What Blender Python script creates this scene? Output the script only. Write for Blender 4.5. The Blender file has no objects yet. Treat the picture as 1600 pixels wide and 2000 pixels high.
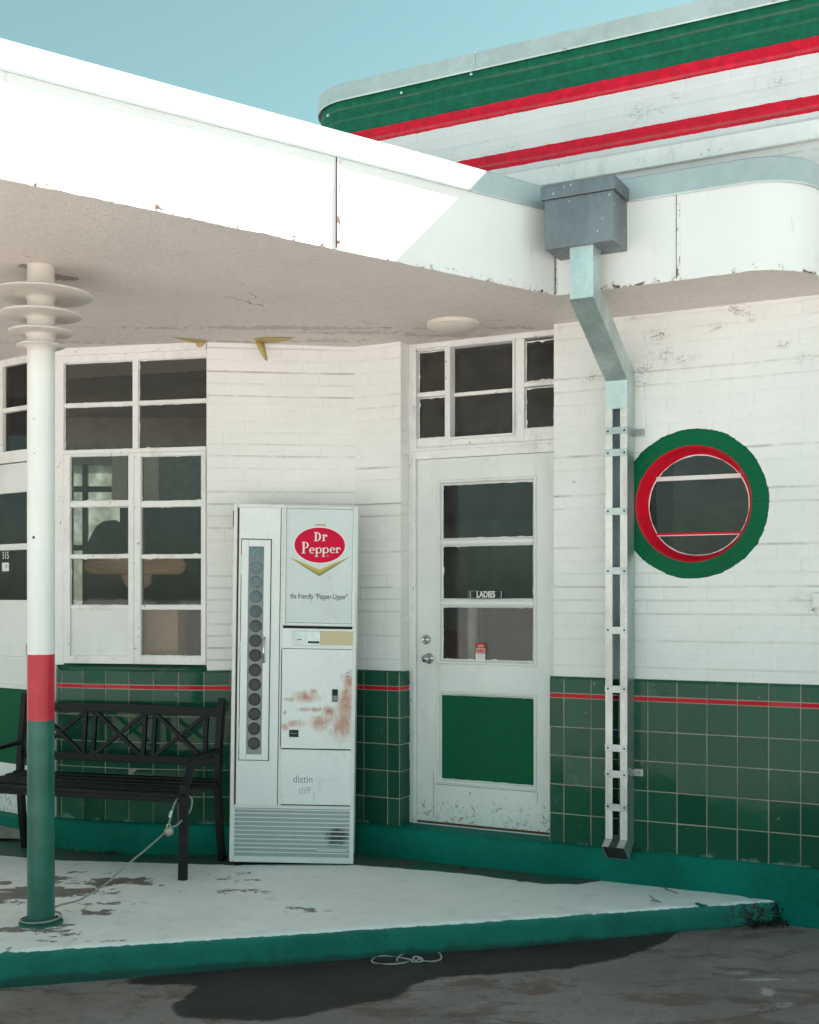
import bpy, bmesh, math, random
import numpy as np
from mathutils import Vector, Matrix
random.seed(7); rng = np.random.default_rng(7)
S = bpy.context.scene
F_PX = 2333.0; H = 1.57                      # focal length in photo pixels, camera height

# ------------------------------------------------------------------ camera
cd = bpy.data.cameras.new('camera'); cam = bpy.data.objects.new('camera', cd); S.collection.objects.link(cam)
cd.sensor_fit = 'HORIZONTAL'; cd.sensor_width = 36; cd.lens = 36*F_PX/1600; cd.shift_y = 163/1600
cd.clip_start = .05; cd.clip_end = 2000
cam.location = (0, 0, H); cam.rotation_euler = (math.pi/2, 0, 0); S.camera = cam
# wall frame of the door wall: d runs along it (to the right, towards the camera), u runs into it
D = np.array([.8854, -.4648]); U = np.array([.4648, .8854]); O = np.array([-.049, 6.607])
# ------------------------------------------------------------------ light
sun_dir = Vector((U[0]*1 + D[0]*1.0, U[1]*1 + D[1]*1.0, 1.115)).normalized()
sd = bpy.data.lights.new('sun', 'SUN'); sun = bpy.data.objects.new('sun', sd); S.collection.objects.link(sun)
sd.energy = 5.0; sd.angle = math.radians(.5); sd.color = (1, .94, .905)
sun.rotation_euler = sun_dir.to_track_quat('Z', 'Y').to_euler(); sun.location = (4, 4, 8)
W = bpy.data.worlds.new('World'); S.world = W; W.use_nodes = True
wn = W.node_tree; wn.nodes.clear()
sky = wn.nodes.new('ShaderNodeTexSky'); sky.sky_type = 'NISHITA'; sky.sun_disc = False
sky.sun_elevation = math.asin(sun_dir.z); sky.sun_rotation = math.atan2(sun_dir.x, sun_dir.y)
sky.air_density = 1.0; sky.dust_density = 1.0; sky.ozone_density = 1.0
hs = wn.nodes.new('ShaderNodeHueSaturation'); hs.inputs['Saturation'].default_value = .62; hs.inputs['Hue'].default_value = .47
mx = wn.nodes.new('ShaderNodeMix'); mx.data_type = 'RGBA'; mx.blend_type = 'MULTIPLY'; mx.inputs[0].default_value = 1
mx.inputs[7].default_value = (.64, .88, .785, 1)
bg = wn.nodes.new('ShaderNodeBackground'); bg.inputs[1].default_value = .05
wo = wn.nodes.new('ShaderNodeOutputWorld')
wn.links.new(sky.outputs[0], hs.inputs['Color']); wn.links.new(hs.outputs[0], mx.inputs[6])
wn.links.new(mx.outputs[2], bg.inputs[0]); wn.links.new(bg.outputs[0], wo.inputs[0])
S.view_settings.view_transform = 'Standard'; S.view_settings.look = 'None'
S.view_settings.exposure = 2.1; S.view_settings.gamma = 1
S.cycles.max_bounces = 10; S.cycles.diffuse_bounces = 6

# ------------------------------------------------------------------ measuring helpers (photo pixel -> place on a known plane)
def Wpx(px, py=None, q=0):
    o = O - q*U; X = (px-800)/F_PX
    t = (X*o[1]-o[0])/(D[0]-X*D[1]); p = o + t*D
    return t if py is None else (t, H + (1163-py)/F_PX*p[1])
def gpx(px, py, h=.133):                      # pixel -> point on a horizontal plane at height h
    k = (H-h)*F_PX/(py-1163); return np.array([(px-800)/F_PX*k, k])
def q_of(x, y): return -((x-O[0])*U[0] + (y-O[1])*U[1])
def soffit_z(x, y): return 2.975 + .02*q_of(x, y)
def spx(px, py):
    a = (1163-py)/F_PX; X = (px-800)/F_PX
    k = (1.405+.02*(O@U))/(a+.02*(X*U[0]+U[1])); return np.array([X*k, k])

# ------------------------------------------------------------------ numpy noise
def vnoise(x, y, seed=0):
    x = np.asarray(x, float); y = np.asarray(y, float)
    xi = np.floor(x).astype(np.int64); yi = np.floor(y).astype(np.int64); fx = x-xi; fy = y-yi
    fx = fx*fx*(3-2*fx); fy = fy*fy*(3-2*fy)
    def h(a, b):
        n = (a*374761393 + b*668265263 + seed*1442695041) & 0x7fffffff
        n = ((n ^ (n >> 13))*1274126177) & 0x7fffffff
        return ((n ^ (n >> 16)) & 0xffff)/65535.
    return (h(xi, yi)*(1-fx)+h(xi+1, yi)*fx)*(1-fy)+(h(xi, yi+1)*(1-fx)+h(xi+1, yi+1)*fx)*fy
def fbm(x, y, seed=0, o=4):
    r = 0; a = .5; n = 0
    for i in range(o): r = r + a*vnoise(x*2**i, y*2**i, seed+i); n += a; a *= .5
    return r/n
def sdf_poly(P, poly):                        # signed distance, negative inside
    P = np.asarray(P, float); poly = np.asarray(poly, float); d = np.full(len(P), 1e9); ins = np.zeros(len(P), bool)
    n = len(poly)
    for i in range(n):
        a = poly[i]; b = poly[(i+1) % n]; e = b-a; w = P-a
        tt = np.clip((w@e)/max(e@e, 1e-12), 0, 1); v = w-np.outer(tt, e); d = np.minimum(d, (v**2).sum(1))
        c = (a[1] > P[:, 1]) != (b[1] > P[:, 1])
        with np.errstate(divide='ignore', invalid='ignore'):
            xx = (b[0]-a[0])*(P[:, 1]-a[1])/(b[1]-a[1])+a[0]
        ins ^= c & (P[:, 0] < xx)
    return np.where(ins, -1, 1)*np.sqrt(d)
def sdf_blobs(P, blobs):                      # blobs: cx, cy, rx, ry (approximate)
    r = np.full(len(P), 1e9)
    for cx, cy, rx, ry in blobs:
        k = np.sqrt(((P[:, 0]-cx)/rx)**2+((P[:, 1]-cy)/ry)**2); r = np.minimum(r, (k-1)*min(rx, ry))
    return r

# ------------------------------------------------------------------ materials
class NT:
    def __init__(s, name):
        s.m = bpy.data.materials.new(name); s.m.use_nodes = True; s.t = s.m.node_tree; s.t.nodes.clear()
        s.out = s.n('ShaderNodeOutputMaterial'); s.p = s.n('ShaderNodeBsdfPrincipled'); s.l(s.p.outputs[0], s.out.inputs[0])
    def n(s, typ, **k):
        nd = s.t.nodes.new(typ)
        for a, b in k.items(): setattr(nd, a, b)
        return nd
    def l(s, a, b): s.t.links.new(a, b)
    def inp(s, sock, v):
        if isinstance(v, bpy.types.NodeSocket): s.l(v, sock)
        elif v is not None: sock.default_value = v
    def math(s, op, a, b=None, c=None, clamp=False):
        nd = s.n('ShaderNodeMath', operation=op, use_clamp=clamp)
        for i, v in enumerate((a, b, c)): s.inp(nd.inputs[i], v)
        return nd.outputs[0]
    def mix(s, f, a, b):
        nd = s.n('ShaderNodeMix', data_type='RGBA'); s.inp(nd.inputs[0], f)
        s.inp(nd.inputs[6], c4(a)); s.inp(nd.inputs[7], c4(b)); return nd.outputs[2]
    def geo(s):
        if not hasattr(s, '_g'): s._g = s.n('ShaderNodeNewGeometry')
        return s._g.outputs['Position']
    def xyz(s):
        if not hasattr(s, '_x'): s._x = s.n('ShaderNodeSeparateXYZ'); s.l(s.geo(), s._x.inputs[0])
        return s._x.outputs
    def noise(s, scale, detail=4, rough=.6, vec=None, stretch=None, dist=0):
        nd = s.n('ShaderNodeTexNoise'); nd.inputs['Scale'].default_value = scale; nd.inputs['Detail'].default_value = detail
        nd.inputs['Roughness'].default_value = rough; nd.inputs['Distortion'].default_value = dist
        v = vec or s.geo()
        if stretch:
            mp = s.n('ShaderNodeMapping'); mp.inputs['Scale'].default_value = stretch; s.l(v, mp.inputs[0]); v = mp.outputs[0]
        s.l(v, nd.inputs['Vector']); return nd.outputs[0]
    def thr(s, v, a, b):                       # smooth threshold 0..1 from a to b
        nd = s.n('ShaderNodeMapRange', interpolation_type='SMOOTHSTEP'); s.inp(nd.inputs[0], v)
        nd.inputs[1].default_value = a; nd.inputs[2].default_value = b; return nd.outputs[0]
    def attr(s, name): return s.n('ShaderNodeAttribute', attribute_name=name).outputs['Fac']
    def bump(s, h, strength=.3, dist=.002, prev=None):
        nd = s.n('ShaderNodeBump'); nd.inputs['Strength'].default_value = strength; nd.inputs['Distance'].default_value = dist
        s.l(h, nd.inputs['Height'])
        if prev is not None: s.l(prev, nd.inputs['Normal'])
        return nd.outputs[0]
    def fin(s, col=None, rough=None, normal=None, metal=None, spec=None):
        s.inp(s.p.inputs['Base Color'], c4(col)); s.inp(s.p.inputs['Roughness'], rough)
        if normal is not None: s.l(normal, s.p.inputs['Normal'])
        s.inp(s.p.inputs['Metallic'], metal); s.inp(s.p.inputs['Specular IOR Level'], spec); return s.m
def c4(v): return (*v, 1) if isinstance(v, tuple) and len(v) == 3 else v

def paint(name, col, rough=.45, var=.12, bump=.15, spots=0, spotcol=(.08, .05, .04), metal=0, bscale=60, grime=0):
    return paint_(name, col, rough, var, bump, spots, spotcol, metal, bscale, grime, .12 if col[1] > 5*col[0] or col[0] > 8*col[1] else .3)
def paint_(name, col, rough=.45, var=.12, bump=.15, spots=0, spotcol=(.08, .05, .04), metal=0, bscale=60, grime=0, spc=.3):
    t = NT(name); n1 = t.noise(2.3, 5); n2 = t.noise(17, 5)
    k = t.math('ADD', t.math('MULTIPLY', n1, .6), t.math('MULTIPLY', n2, .4))
    c = t.mix(t.thr(k, .3, .7), tuple(x*(1-var) for x in col), tuple(min(1, x*(1+var*.6)) for x in col))
    if grime: c = t.mix(t.math('MULTIPLY', t.thr(t.noise(5, 6, .7, stretch=(1, 1, .35)), .5, .75), grime), c, (.22, .19, .16))
    if spots:
        sp = t.thr(t.noise(26, 6, .75), .66-.03*spots, .70-.03*spots); c = t.mix(t.math('MULTIPLY', sp, .85), c, spotcol)
    return t.fin(c, t.math('ADD', t.math('MULTIPLY', n2, .2), rough-.1), t.bump(t.noise(bscale, 4), bump, .002), metal, spc)

WHITE = (.80, .79, .77)
M = {}
M['trim'] = paint('white_trim_paint', WHITE, .42, .06, .25, 1, (.16, .13, .11), grime=.35)
M['door'] = paint('door_white_paint', (.76, .765, .745), .4, .07, .25, 0, (.06, .05, .04), grime=.3)
def doormat():
    t = NT('door_white_paint'); z = t.xyz()[2]; n = t.noise(2.3, 5); c = t.mix(t.thr(n, .35, .7), (.71, .72, .70), (.78, .785, .765))
    c = t.mix(t.math('MULTIPLY', t.thr(t.noise(6, 6, .75, stretch=(1, 1, .3)), .52, .75), .3), c, (.40, .37, .33))
    low = t.math('MULTIPLY', t.math('SUBTRACT', 1, t.thr(z, .36, .62)), .14); k = t.math('ADD', t.noise(30, 8, .82, dist=.6), low)
    c = t.mix(t.math('MULTIPLY', t.thr(k, .68, .73), .8), c, (.10, .085, .075)); c = t.mix(t.thr(t.noise(55, 3, .6), .755, .765), c, (.09, .05, .035))
    return t.fin(c, .42, t.bump(t.math('SUBTRACT', t.noise(18, 5), t.math('MULTIPLY', k, 1.5)), .25, .003), spec=.3)
M['door'] = doormat()
M['disc'] = paint('disc_paint_shaded', (.62, .575, .52), .45, .1, .2, 0, bscale=40)  # shade and warm bounce under the canopy mixed into the disc colour
M['green_panel'] = paint('green_panel_paint', (.0005, .095, .040), .5, .12, .15, 0)
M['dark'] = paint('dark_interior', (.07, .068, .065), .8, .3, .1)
M['room'] = paint('room_wall', (.30, .28, .25), .8, .3, .1)
M['cream_wood'] = paint('cream_wood', (.85, .76, .62), .6, .15)
M['curtain'] = paint('curtain_cloth', (.03, .05, .055), .9, .4, .3)
M['black'] = paint('opening_black', (.012, .012, .013), .45, .2)
M['bench'] = paint('bench_black_metal', (.0035, .003, .005), .5, .45, .3, 0, bscale=140)
M['coping'] = paint('zinc_coping', (.50, .56, .55), .42, .15, .08, metal=.35)
M['bottlecap'] = paint('bottle_cap_dark', (.10, .13, .13), .35, .3)
M['beige'] = paint('beige_plastic', (.62, .52, .33), .5, .08)
M['gold'] = paint('logo_gold', (.52, .40, .07), .45, .1)
M['olive'] = paint('logo_olive', (.24, .27, .12), .45, .1)
M['logored'] = paint('logo_red', (.62, .004, .045), .4, .05)
M['logowhite'] = paint('logo_white', (.78, .78, .74), .4, .03)
M['faded3'] = paint('faded_ink_ghost', (.70, .73, .725), .5, .03)
M['ink'] = paint('sign_ink', (.012, .02, .02), .5, .1)
M['faded'] = paint('faded_ink', (.27, .30, .29), .5, .2)
M['faded2'] = paint('faded_ink_pale', (.47, .50, .49), .5, .2)
M['redink'] = paint('red_ink', (.45, .05, .03), .5, .1)
M['globe'] = paint('opal_glass', (.66, .60, .52), .35, .04)
M['cable'] = paint('grey_cable', (.28, .31, .29), .35, .2)
M['rope'] = paint('white_rope', (.52, .50, .47), .8, .25, .4, bscale=300)
M['ochre'] = paint('ochre_old_paint', (.52, .39, .17), .6, .2)
M['leaf'] = paint('dry_leaf', (.10, .06, .035), .8, .4)
M['weed'] = paint('weed_leaf', (.06, .075, .02), .8, .5)
M['straw'] = paint('dry_straw', (.30, .24, .14), .8, .3)
M['pine'] = paint('pine_board', (.42, .22, .12), .5, .3)
M['cardboard'] = paint('cardboard', (.78, .52, .30), .8, .12)
M['chrome'] = paint('chrome', (.55, .55, .54), .22, .15, metal=1)
M['lock'] = paint('lock_brass', (.42, .38, .32), .35, .2, metal=.7)
M['grout'] = paint('tile_grout', (.40, .36, .31), .8, .2)
M['tar'] = paint('dead_growth', (.022, .017, .016), .9, .5, .6)
M['roofdeck'] = paint('roof_deck', (.5, .5, .48), .8, .2)

def tilemat(name, col, col2):
    t = NT(name); tn = t.n('ShaderNodeNewGeometry').outputs['Random Per Island']
    c = t.mix(tn, col, col2); st = t.thr(t.noise(9, 5, .7), .60, .68)
    zb = t.math('ADD', t.xyz()[2], t.math('MULTIPLY', t.noise(7, 4, .7), .16))
    low = t.math('MULTIPLY', t.math('SUBTRACT', 1, t.thr(zb, .372, .388)), t.thr(t.noise(2.7, 3), .40, .52))
    c = t.mix(t.math('MULTIPLY', low, .55), c, (.22, .33, .30))
    sp = t.thr(t.noise(55, 2, .5), .74, .77); c = t.mix(t.math('MULTIPLY', sp, .6), c, (.4, .42, .38))
    c = t.mix(t.math('MULTIPLY', st, .12), c, (.25, .3, .26))
    r = t.math('ADD', .04, t.math('MULTIPLY', t.thr(t.noise(6, 5), .35, .7), .12)); r = t.math('ADD', r, t.math('MULTIPLY', low, .4))
    return t.fin(c, r, t.bump(t.noise(14, 3), .12, .004), spec=.145)
M['tile'] = tilemat('green_glazed_tile', (.011, .074, .043), (.019, .100, .060))
M['redtile'] = tilemat('red_glazed_tile', (.50, .008, .02), (.60, .012, .028))

def brickmat(name, stripes=None):
    t = NT(name); x = t.xyz()
    n1 = t.noise(1.6, 5); n2 = t.noise(21, 5, .65)
    c = t.mix(t.thr(n1, .35, .68), (.76, .755, .735) if not stripes else (.62, .625, .63), (.82, .81, .79) if not stripes else (.69, .69, .69))
    c = t.mix(t.math('MULTIPLY', t.thr(n2, .5, .8), .25), c, (.60, .59, .55))
    if stripes:
        z = t.math('ADD', x[2], t.math('MULTIPLY', t.math('SUBTRACT', t.noise(11, 4, .7), .5), .012))
        for z0, z1, col in stripes:
            m = t.math('MULTIPLY', t.math('GREATER_THAN', z, z0), t.math('LESS_THAN', z, z1))
            cc = t.mix(t.thr(n2, .35, .7), tuple(a*.8 for a in col), tuple(min(1, a*1.15) for a in col))
            c = t.mix(m, c, cc)
    pe = t.math('MULTIPLY', t.thr(t.noise(38, 6, .72, dist=.4), .68, .70), t.thr(t.noise(3.2, 2), .46, .64))
    c = t.mix(t.math('MULTIPLY', pe, .6), c, (.30, .27, .24))
    ck = t.attr('crack'); ckn = t.math('MULTIPLY', ck, t.thr(t.noise(4, 6, .75), .36, .62))
    c = t.mix(t.math('MULTIPLY', ckn, .85), c, (.15, .115, .09)); c = t.mix(t.math('MULTIPLY', ck, .16), c, (.35, .31, .28))
    dirt = t.attr('dirt'); dn = t.math('MULTIPLY', dirt, t.thr(t.noise(32, 8, .88, stretch=(1, 1, 1.8), dist=.7), .50, .58), clamp=True)
    c = t.mix(dn, c, (.07, .055, .045))
    h = t.math('ADD', t.noise(75, 4, .7), t.math('MULTIPLY', t.math('SUBTRACT', 1, pe), .8))
    return t.fin(c, .5, t.bump(h, .45, .0025), spec=.3)
M['brick'] = brickmat('white_painted_brick')
G_UP = (.0008, .105, .055); R_UP = (.60, .001, .025)
M['brick_stripes'] = brickmat('striped_painted_brick', [(4.185, 4.6, G_UP), (4.108, 4.185, R_UP), (3.832, 3.912, R_UP)])
M['ringgreen'] = paint('ring_green_paint', (.0005, .115, .045), .5, .16, .5, bscale=55)
M['ringred'] = paint('ring_red_paint', (.72, .008, .03), .35, .22, .6, bscale=40)

def soffitmat():
    t = NT('soffit_stucco'); n1 = t.noise(1.2, 5); n2 = t.noise(34, 5, .7)
    c = t.mix(t.thr(n1, .3, .72), (.76, .685, .63), (.84, .765, .71))
    c = t.mix(t.math('MULTIPLY', t.thr(n2, .45, .7), .22), c, (.40, .36, .31))
    v = t.n('ShaderNodeTexVoronoi', feature='DISTANCE_TO_EDGE'); v.inputs['Scale'].default_value = .55
    mp = t.n('ShaderNodeVectorMath', operation='MULTIPLY_ADD'); nn = t.n('ShaderNodeTexNoise'); nn.inputs['Scale'].default_value = 5; nn.inputs['Detail'].default_value = 6
    t.l(t.geo(), nn.inputs['Vector']); t.l(nn.outputs['Color'], mp.inputs[0]); mp.inputs[1].default_value = (.3, .3, .3); t.l(t.geo(), mp.inputs[2]); t.l(mp.outputs[0], v.inputs['Vector'])
    ck = t.math('MULTIPLY', t.math('SUBTRACT', 1, t.thr(v.outputs[0], .0015, .004)), t.thr(t.noise(1.9, 3), .61, .68))
    c = t.mix(t.math('MULTIPLY', ck, .6), c, (.16, .12, .09))
    w = t.attr('wear'); pl = t.math('LESS_THAN', t.math('ADD', w, t.math('MULTIPLY', t.math('SUBTRACT', t.noise(18, 6, .75, dist=.5), .5), .22)), 0)
    c = t.mix(t.math('MULTIPLY', pl, .45), c, (.34, .30, .27))
    dk = t.math('LESS_THAN', t.math('ADD', t.attr('stain'), t.math('MULTIPLY', t.math('SUBTRACT', t.noise(30, 6, .8), .5), .16)), 0)
    c = t.mix(t.math('MULTIPLY', dk, .6), c, (.10, .075, .055))
    b1 = t.bump(t.noise(95, 4, .85), 1, .007); b2 = t.bump(pl, .6, .002, b1)
    return t.fin(c, .75, b2)
M['soffit'] = soffitmat()

def fasciamat():
    t = NT('fascia_white_paint'); c = t.mix(t.thr(t.noise(1.7, 5), .35, .7), (.76, .755, .735), (.80, .80, .78))
    e = t.attr('edge')                          # height above the lower edge
    m = t.math('SUBTRACT', t.noise(15, 6, .78, dist=.6), t.math('MULTIPLY', e, 3.4))
    rust = t.thr(m, .50, .56); rust2 = t.thr(m, .545, .575)
    c = t.mix(t.math('MULTIPLY', rust, .55), c, (.52, .30, .22)); c = t.mix(rust2, c, (.09, .045, .03))
    st = t.math('MULTIPLY', t.thr(t.noise(30, 4, .6, stretch=(1, 1, .12)), .66, .72), .22); c = t.mix(st, c, (.35, .32, .28))
    return t.fin(c, .42, t.bump(t.math('SUBTRACT', t.noise(22, 4), t.math('MULTIPLY', rust2, 2)), .22, .003))
M['fascia'] = fasciamat()

def galv(name, base=(.50, .585, .575), spots=False, rough=.38):
    t = NT(name); v = t.n('ShaderNodeTexVoronoi'); v.inputs['Scale'].default_value = 90; t.l(t.geo(), v.inputs['Vector'])
    g = t.math('ADD', t.math('MULTIPLY', v.outputs['Color'], .10), t.math('MULTIPLY', t.noise(6, 5, .6, stretch=(1, 1, .4)), .90))
    c = t.mix(t.thr(g, .25, .75), tuple(x*.8 for x in base), tuple(x*1.25 for x in base))
    r = t.math('ADD', rough-.08, t.math('MULTIPLY', t.noise(12, 4), .22)); met = .85
    if spots:
        sp = t.n('ShaderNodeTexVoronoi'); sp.inputs['Scale'].default_value = 42; sp.inputs['Randomness'].default_value = 1
        mp = t.n('ShaderNodeMapping'); mp.inputs['Scale'].default_value = (1, 1, .5); mp.inputs['Rotation'].default_value = (.2, .35, 0); t.l(t.geo(), mp.inputs[0]); t.l(mp.outputs[0], sp.inputs['Vector'])
        s = t.math('MULTIPLY', t.math('LESS_THAN', sp.outputs['Distance'], .12), t.thr(t.noise(9, 2), .47, .54)); c = t.mix(s, c, (.60, .62, .61)); met = t.math('SUBTRACT', .85, t.math('MULTIPLY', s, .85))
    return t.fin(c, r, t.bump(t.noise(8, 2), .15, .006), met)
M['galv'] = galv('galvanised_steel'); M['galv_dull'] = galv('weathered_steel', (.21, .235, .25), True, .5)
M['galv_light'] = galv('bright_steel', (.62, .60, .57), False, .5); M['strap_steel'] = galv('strap_steel', (.40, .43, .43), False, .35)

def slabmat():
    t = NT('painted_concrete'); x = t.xyz()
    w = t.math('ADD', t.attr('white'), t.math('MULTIPLY', t.math('SUBTRACT', t.noise(7, 6, .7), .5), .05))
    n2 = t.noise(13, 6, .65); n3 = t.noise(2, 4)
    wc = t.mix(t.thr(n3, .35, .68), (.83, .81, .785), (.89, .875, .855))
    wc = t.mix(t.math('MULTIPLY', t.thr(n2, .52, .70), .28), wc, (.52, .52, .50))
    wc = t.mix(t.math('MULTIPLY', t.thr(t.noise(38, 8, .85), .63, .68), .5), wc, (.22, .20, .185))
    gc = t.mix(t.thr(t.noise(6, 6, .7), .40, .60), (.010, .10, .066), (.075, .072, .066))
    c = t.mix(t.math('LESS_THAN', w, 0), gc, wc)
    pe = t.math('ADD', t.attr('peel'), t.math('MULTIPLY', t.math('SUBTRACT', t.noise(9, 7, .72, stretch=(.85, 1.15, 1), dist=.3), .5), .42))
    pm = t.math('LESS_THAN', pe, 0)
    c = t.mix(pm, c, t.mix(t.thr(n2, .3, .7), (.17, .14, .125), (.25, .21, .19)))
    # green front face
    zz = t.math('ADD', x[2], t.math('MULTIPLY', t.math('SUBTRACT', t.noise(16, 6, .75), .5), .020))
    side = t.math('LESS_THAN', zz, .122)
    g = t.mix(t.thr(t.noise(5, 5), .3, .7), (.001, .16, .115), (.002, .21, .155))
    g = t.mix(t.math('MULTIPLY', t.thr(t.noise(34, 8, .85), .60, .64), .85), g, (.018, .04, .034)); g = t.mix(t.math('MULTIPLY', t.thr(t.noise(9, 6, .7), .50, .66), .45), g, (.004, .10, .05))
    g = t.mix(t.math('MULTIPLY', t.thr(t.noise(60, 5, .75), .685, .71), .85), g, (.42, .48, .45))
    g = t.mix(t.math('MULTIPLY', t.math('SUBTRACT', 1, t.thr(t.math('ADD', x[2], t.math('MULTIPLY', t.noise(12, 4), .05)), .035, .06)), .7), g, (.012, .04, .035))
    g = t.mix(t.math('MULTIPLY', t.thr(t.math('ADD', x[0], t.math('MULTIPLY', t.noise(14, 5, .8), .9)), 1.92, 2.08), t.thr(t.noise(26, 5, .8), .45, .52)), g, (.025, .02, .02))
    c = t.mix(side, c, g)
    h = t.math('ADD', t.math('MULTIPLY', t.math('SUBTRACT', 1, pm), 1.0), t.math('MULTIPLY', t.noise(50, 5, .75), .8))
    return t.fin(c, .62, t.bump(h, .5, .003))
M['slab'] = slabmat()

def curbmat():
    t = NT('green_painted_curb'); x = t.xyz()
    g = t.mix(t.thr(t.noise(2.2, 5), .35, .68), (.001, .135, .092), (.001, .185, .14))
    g = t.mix(t.math('MULTIPLY', t.thr(t.noise(24, 5, .7), .55, .7), .3), g, (.002, .06, .035))
    g = t.mix(t.math('MULTIPLY', t.thr(t.noise(36, 8, .84), .65, .69), .8), g, (.02, .035, .03)); g = t.mix(t.math('MULTIPLY', t.thr(t.noise(60, 5, .75), .70, .72), .7), g, (.3, .36, .33))
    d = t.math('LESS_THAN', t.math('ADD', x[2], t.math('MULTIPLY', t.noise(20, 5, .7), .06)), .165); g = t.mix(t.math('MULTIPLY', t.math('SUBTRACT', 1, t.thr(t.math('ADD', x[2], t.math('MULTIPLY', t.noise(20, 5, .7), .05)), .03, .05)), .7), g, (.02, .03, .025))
    return t.fin(g, .55, spec=.12, normal=t.bump(t.math('ADD', t.noise(9, 5, .6), t.math('MULTIPLY', t.noise(45, 5, .7), .6)), .9, .012))
M['curb'] = curbmat()

def groundmat():
    t = NT('worn_pavement'); n1 = t.noise(1.3, 6, .6); n2 = t.noise(10, 6, .65); n3 = t.noise(160, 3, .8)
    c = t.mix(t.thr(n1, .38, .66), (.235, .19, .18), (.315, .262, .248))
    rb = t.math('MULTIPLY', t.thr(t.noise(3.0, 6, .72, stretch=(.7, 1.5, 1), dist=.4), .50, .60), .75)
    c = t.mix(rb, c, (.155, .090, .078))
    c = t.mix(t.math('MULTIPLY', t.thr(n2, .52, .7), .4), c, (.11, .10, .098))
    c = t.mix(t.math('MULTIPLY', t.thr(n3, .5, .72), .5), c, (.36, .32, .30)); sp_ = t.n('ShaderNodeTexVoronoi'); sp_.inputs['Scale'].default_value = 110; t.l(t.geo(), sp_.inputs['Vector']); c = t.mix(t.math('MULTIPLY', t.math('LESS_THAN', sp_.outputs['Distance'], .28), t.math('MULTIPLY', t.thr(t.noise(20, 3), .45, .6), .55)), c, (.085, .075, .07))
    wet = t.math('SUBTRACT', 1, t.thr(t.math('ADD', t.attr('wet'), t.math('MULTIPLY', t.math('SUBTRACT', t.noise(8, 6, .65), .5), .13)), -.02, .012))
    c = t.mix(t.math('MULTIPLY', wet, .88), c, (.021, .018, .020))
    ch = t.math('MULTIPLY', t.math('SUBTRACT', 1, t.thr(t.math('ADD', t.attr('chalk'), t.math('MULTIPLY', t.math('SUBTRACT', t.noise(24, 6, .8), .5), .05)), -.012, .012)), .62)
    c = t.mix(ch, c, (.55, .54, .52))
    fc = t.math('SUBTRACT', 1, t.thr(t.xyz()[1], 2.7, 2.9)); c = t.mix(fc, c, t.mix(t.thr(n1, .35, .68), (.59, .56, .54), (.67, .64, .62)))   # ground out of view, made pale to bounce light onto the building
    r = t.math('SUBTRACT', .85, t.math('MULTIPLY', wet, .30))
    return t.fin(c, r, t.bump(t.math('ADD', n3, t.math('MULTIPLY', n2, .6)), .8, .006), spec=.18)
M['ground'] = groundmat()

def columnmat():
    t = NT('column_paint'); z = t.math('ADD', t.xyz()[2], t.math('MULTIPLY', t.noise(30, 3), .004))
    w = t.mix(t.thr(t.noise(3, 5), .35, .7), (.76, .76, .735), (.80, .80, .775))
    r = t.mix(t.thr(t.noise(8, 5), .35, .7), (.50, .012, .03), (.60, .03, .045))
    g = t.mix(t.thr(t.noise(7, 6, .7), .35, .7), (.008, .105, .072), (.018, .145, .105))
    g = t.mix(t.math('MULTIPLY', t.thr(t.noise(55, 5, .75), .67, .70), .8), g, (.35, .42, .39))
    c = t.mix(t.math('LESS_THAN', z, 1.314), t.mix(t.thr(z, 2.5, 2.72), w, (.64, .595, .54)), r); c = t.mix(t.math('LESS_THAN', z, 1.026), c, g)  # white turns beige towards the top: canopy shade painted in
    c = t.mix(t.thr(t.noise(40, 3, .6), .745, .755), c, (.09, .05, .035))
    return t.fin(c, .38, t.bump(t.noise(28, 5), .18, .003))
M['column'] = columnmat()

def vendmat(name, base, rust=0):
    t = NT(name); tc = t.n('ShaderNodeTexCoord').outputs['Object']
    c = t.mix(t.thr(t.noise(2.4, 5), .35, .7), tuple(a*.95 for a in base), base)
    c = t.mix(t.math('MULTIPLY', t.thr(t.noise(48, 6, .8), .635, .68), .6), c, (.22, .14, .11)); c = t.mix(t.math('MULTIPLY', t.thr(t.noise(7, 7, .8, stretch=(1, 1, .4)), .52, .75), .22), c, (.30, .27, .23))
    e_ = t.math('MULTIPLY', t.thr(t.noise(19, 8, .85, stretch=(1, 1, .35), dist=.6), .60, .68), .6); c = t.mix(e_, c, (.42, .30, .24))
    if rust:
        sx = t.n('ShaderNodeSeparateXYZ'); t.l(t.geo(), sx.inputs[0])
        rs = t.attr('rust'); m = t.math('ADD', rs, t.math('MULTIPLY', t.math('SUBTRACT', t.noise(30, 8, .8, stretch=(1, 1, .5), dist=.5), .5), 4.2))
        c = t.mix(t.math('MULTIPLY', t.math('SUBTRACT', 1, t.thr(m, -.9, .9)), .8), c, (.46, .17, .075))
        c = t.mix(t.math('MULTIPLY', t.math('SUBTRACT', 1, t.thr(m, -1.3, -.7)), .75), c, (.22, .06, .03))
    if rust:
        fl = t.math('MULTIPLY', t.math('SUBTRACT', 1, t.thr(rs, .2, 1.6)), t.thr(t.noise(42, 8, .85, stretch=(1, 1, .45), dist=.8), .56, .64)); c = t.mix(t.math('MULTIPLY', fl, .75), c, (.40, .17, .09))
    return t.fin(c, .36, t.bump(t.noise(14, 4), .12, .003))
M['vend'] = vendmat('vending_white_enamel', (.80, .82, .82)); M['vend_cream'] = vendmat('vending_cream_trim', (.76, .75, .73))
M['vend_sign'] = vendmat('vending_sign_panel', (.64, .70, .70)); M['vend_rust'] = vendmat('vending_rusty_enamel', (.80, .82, .815), 1)
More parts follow.
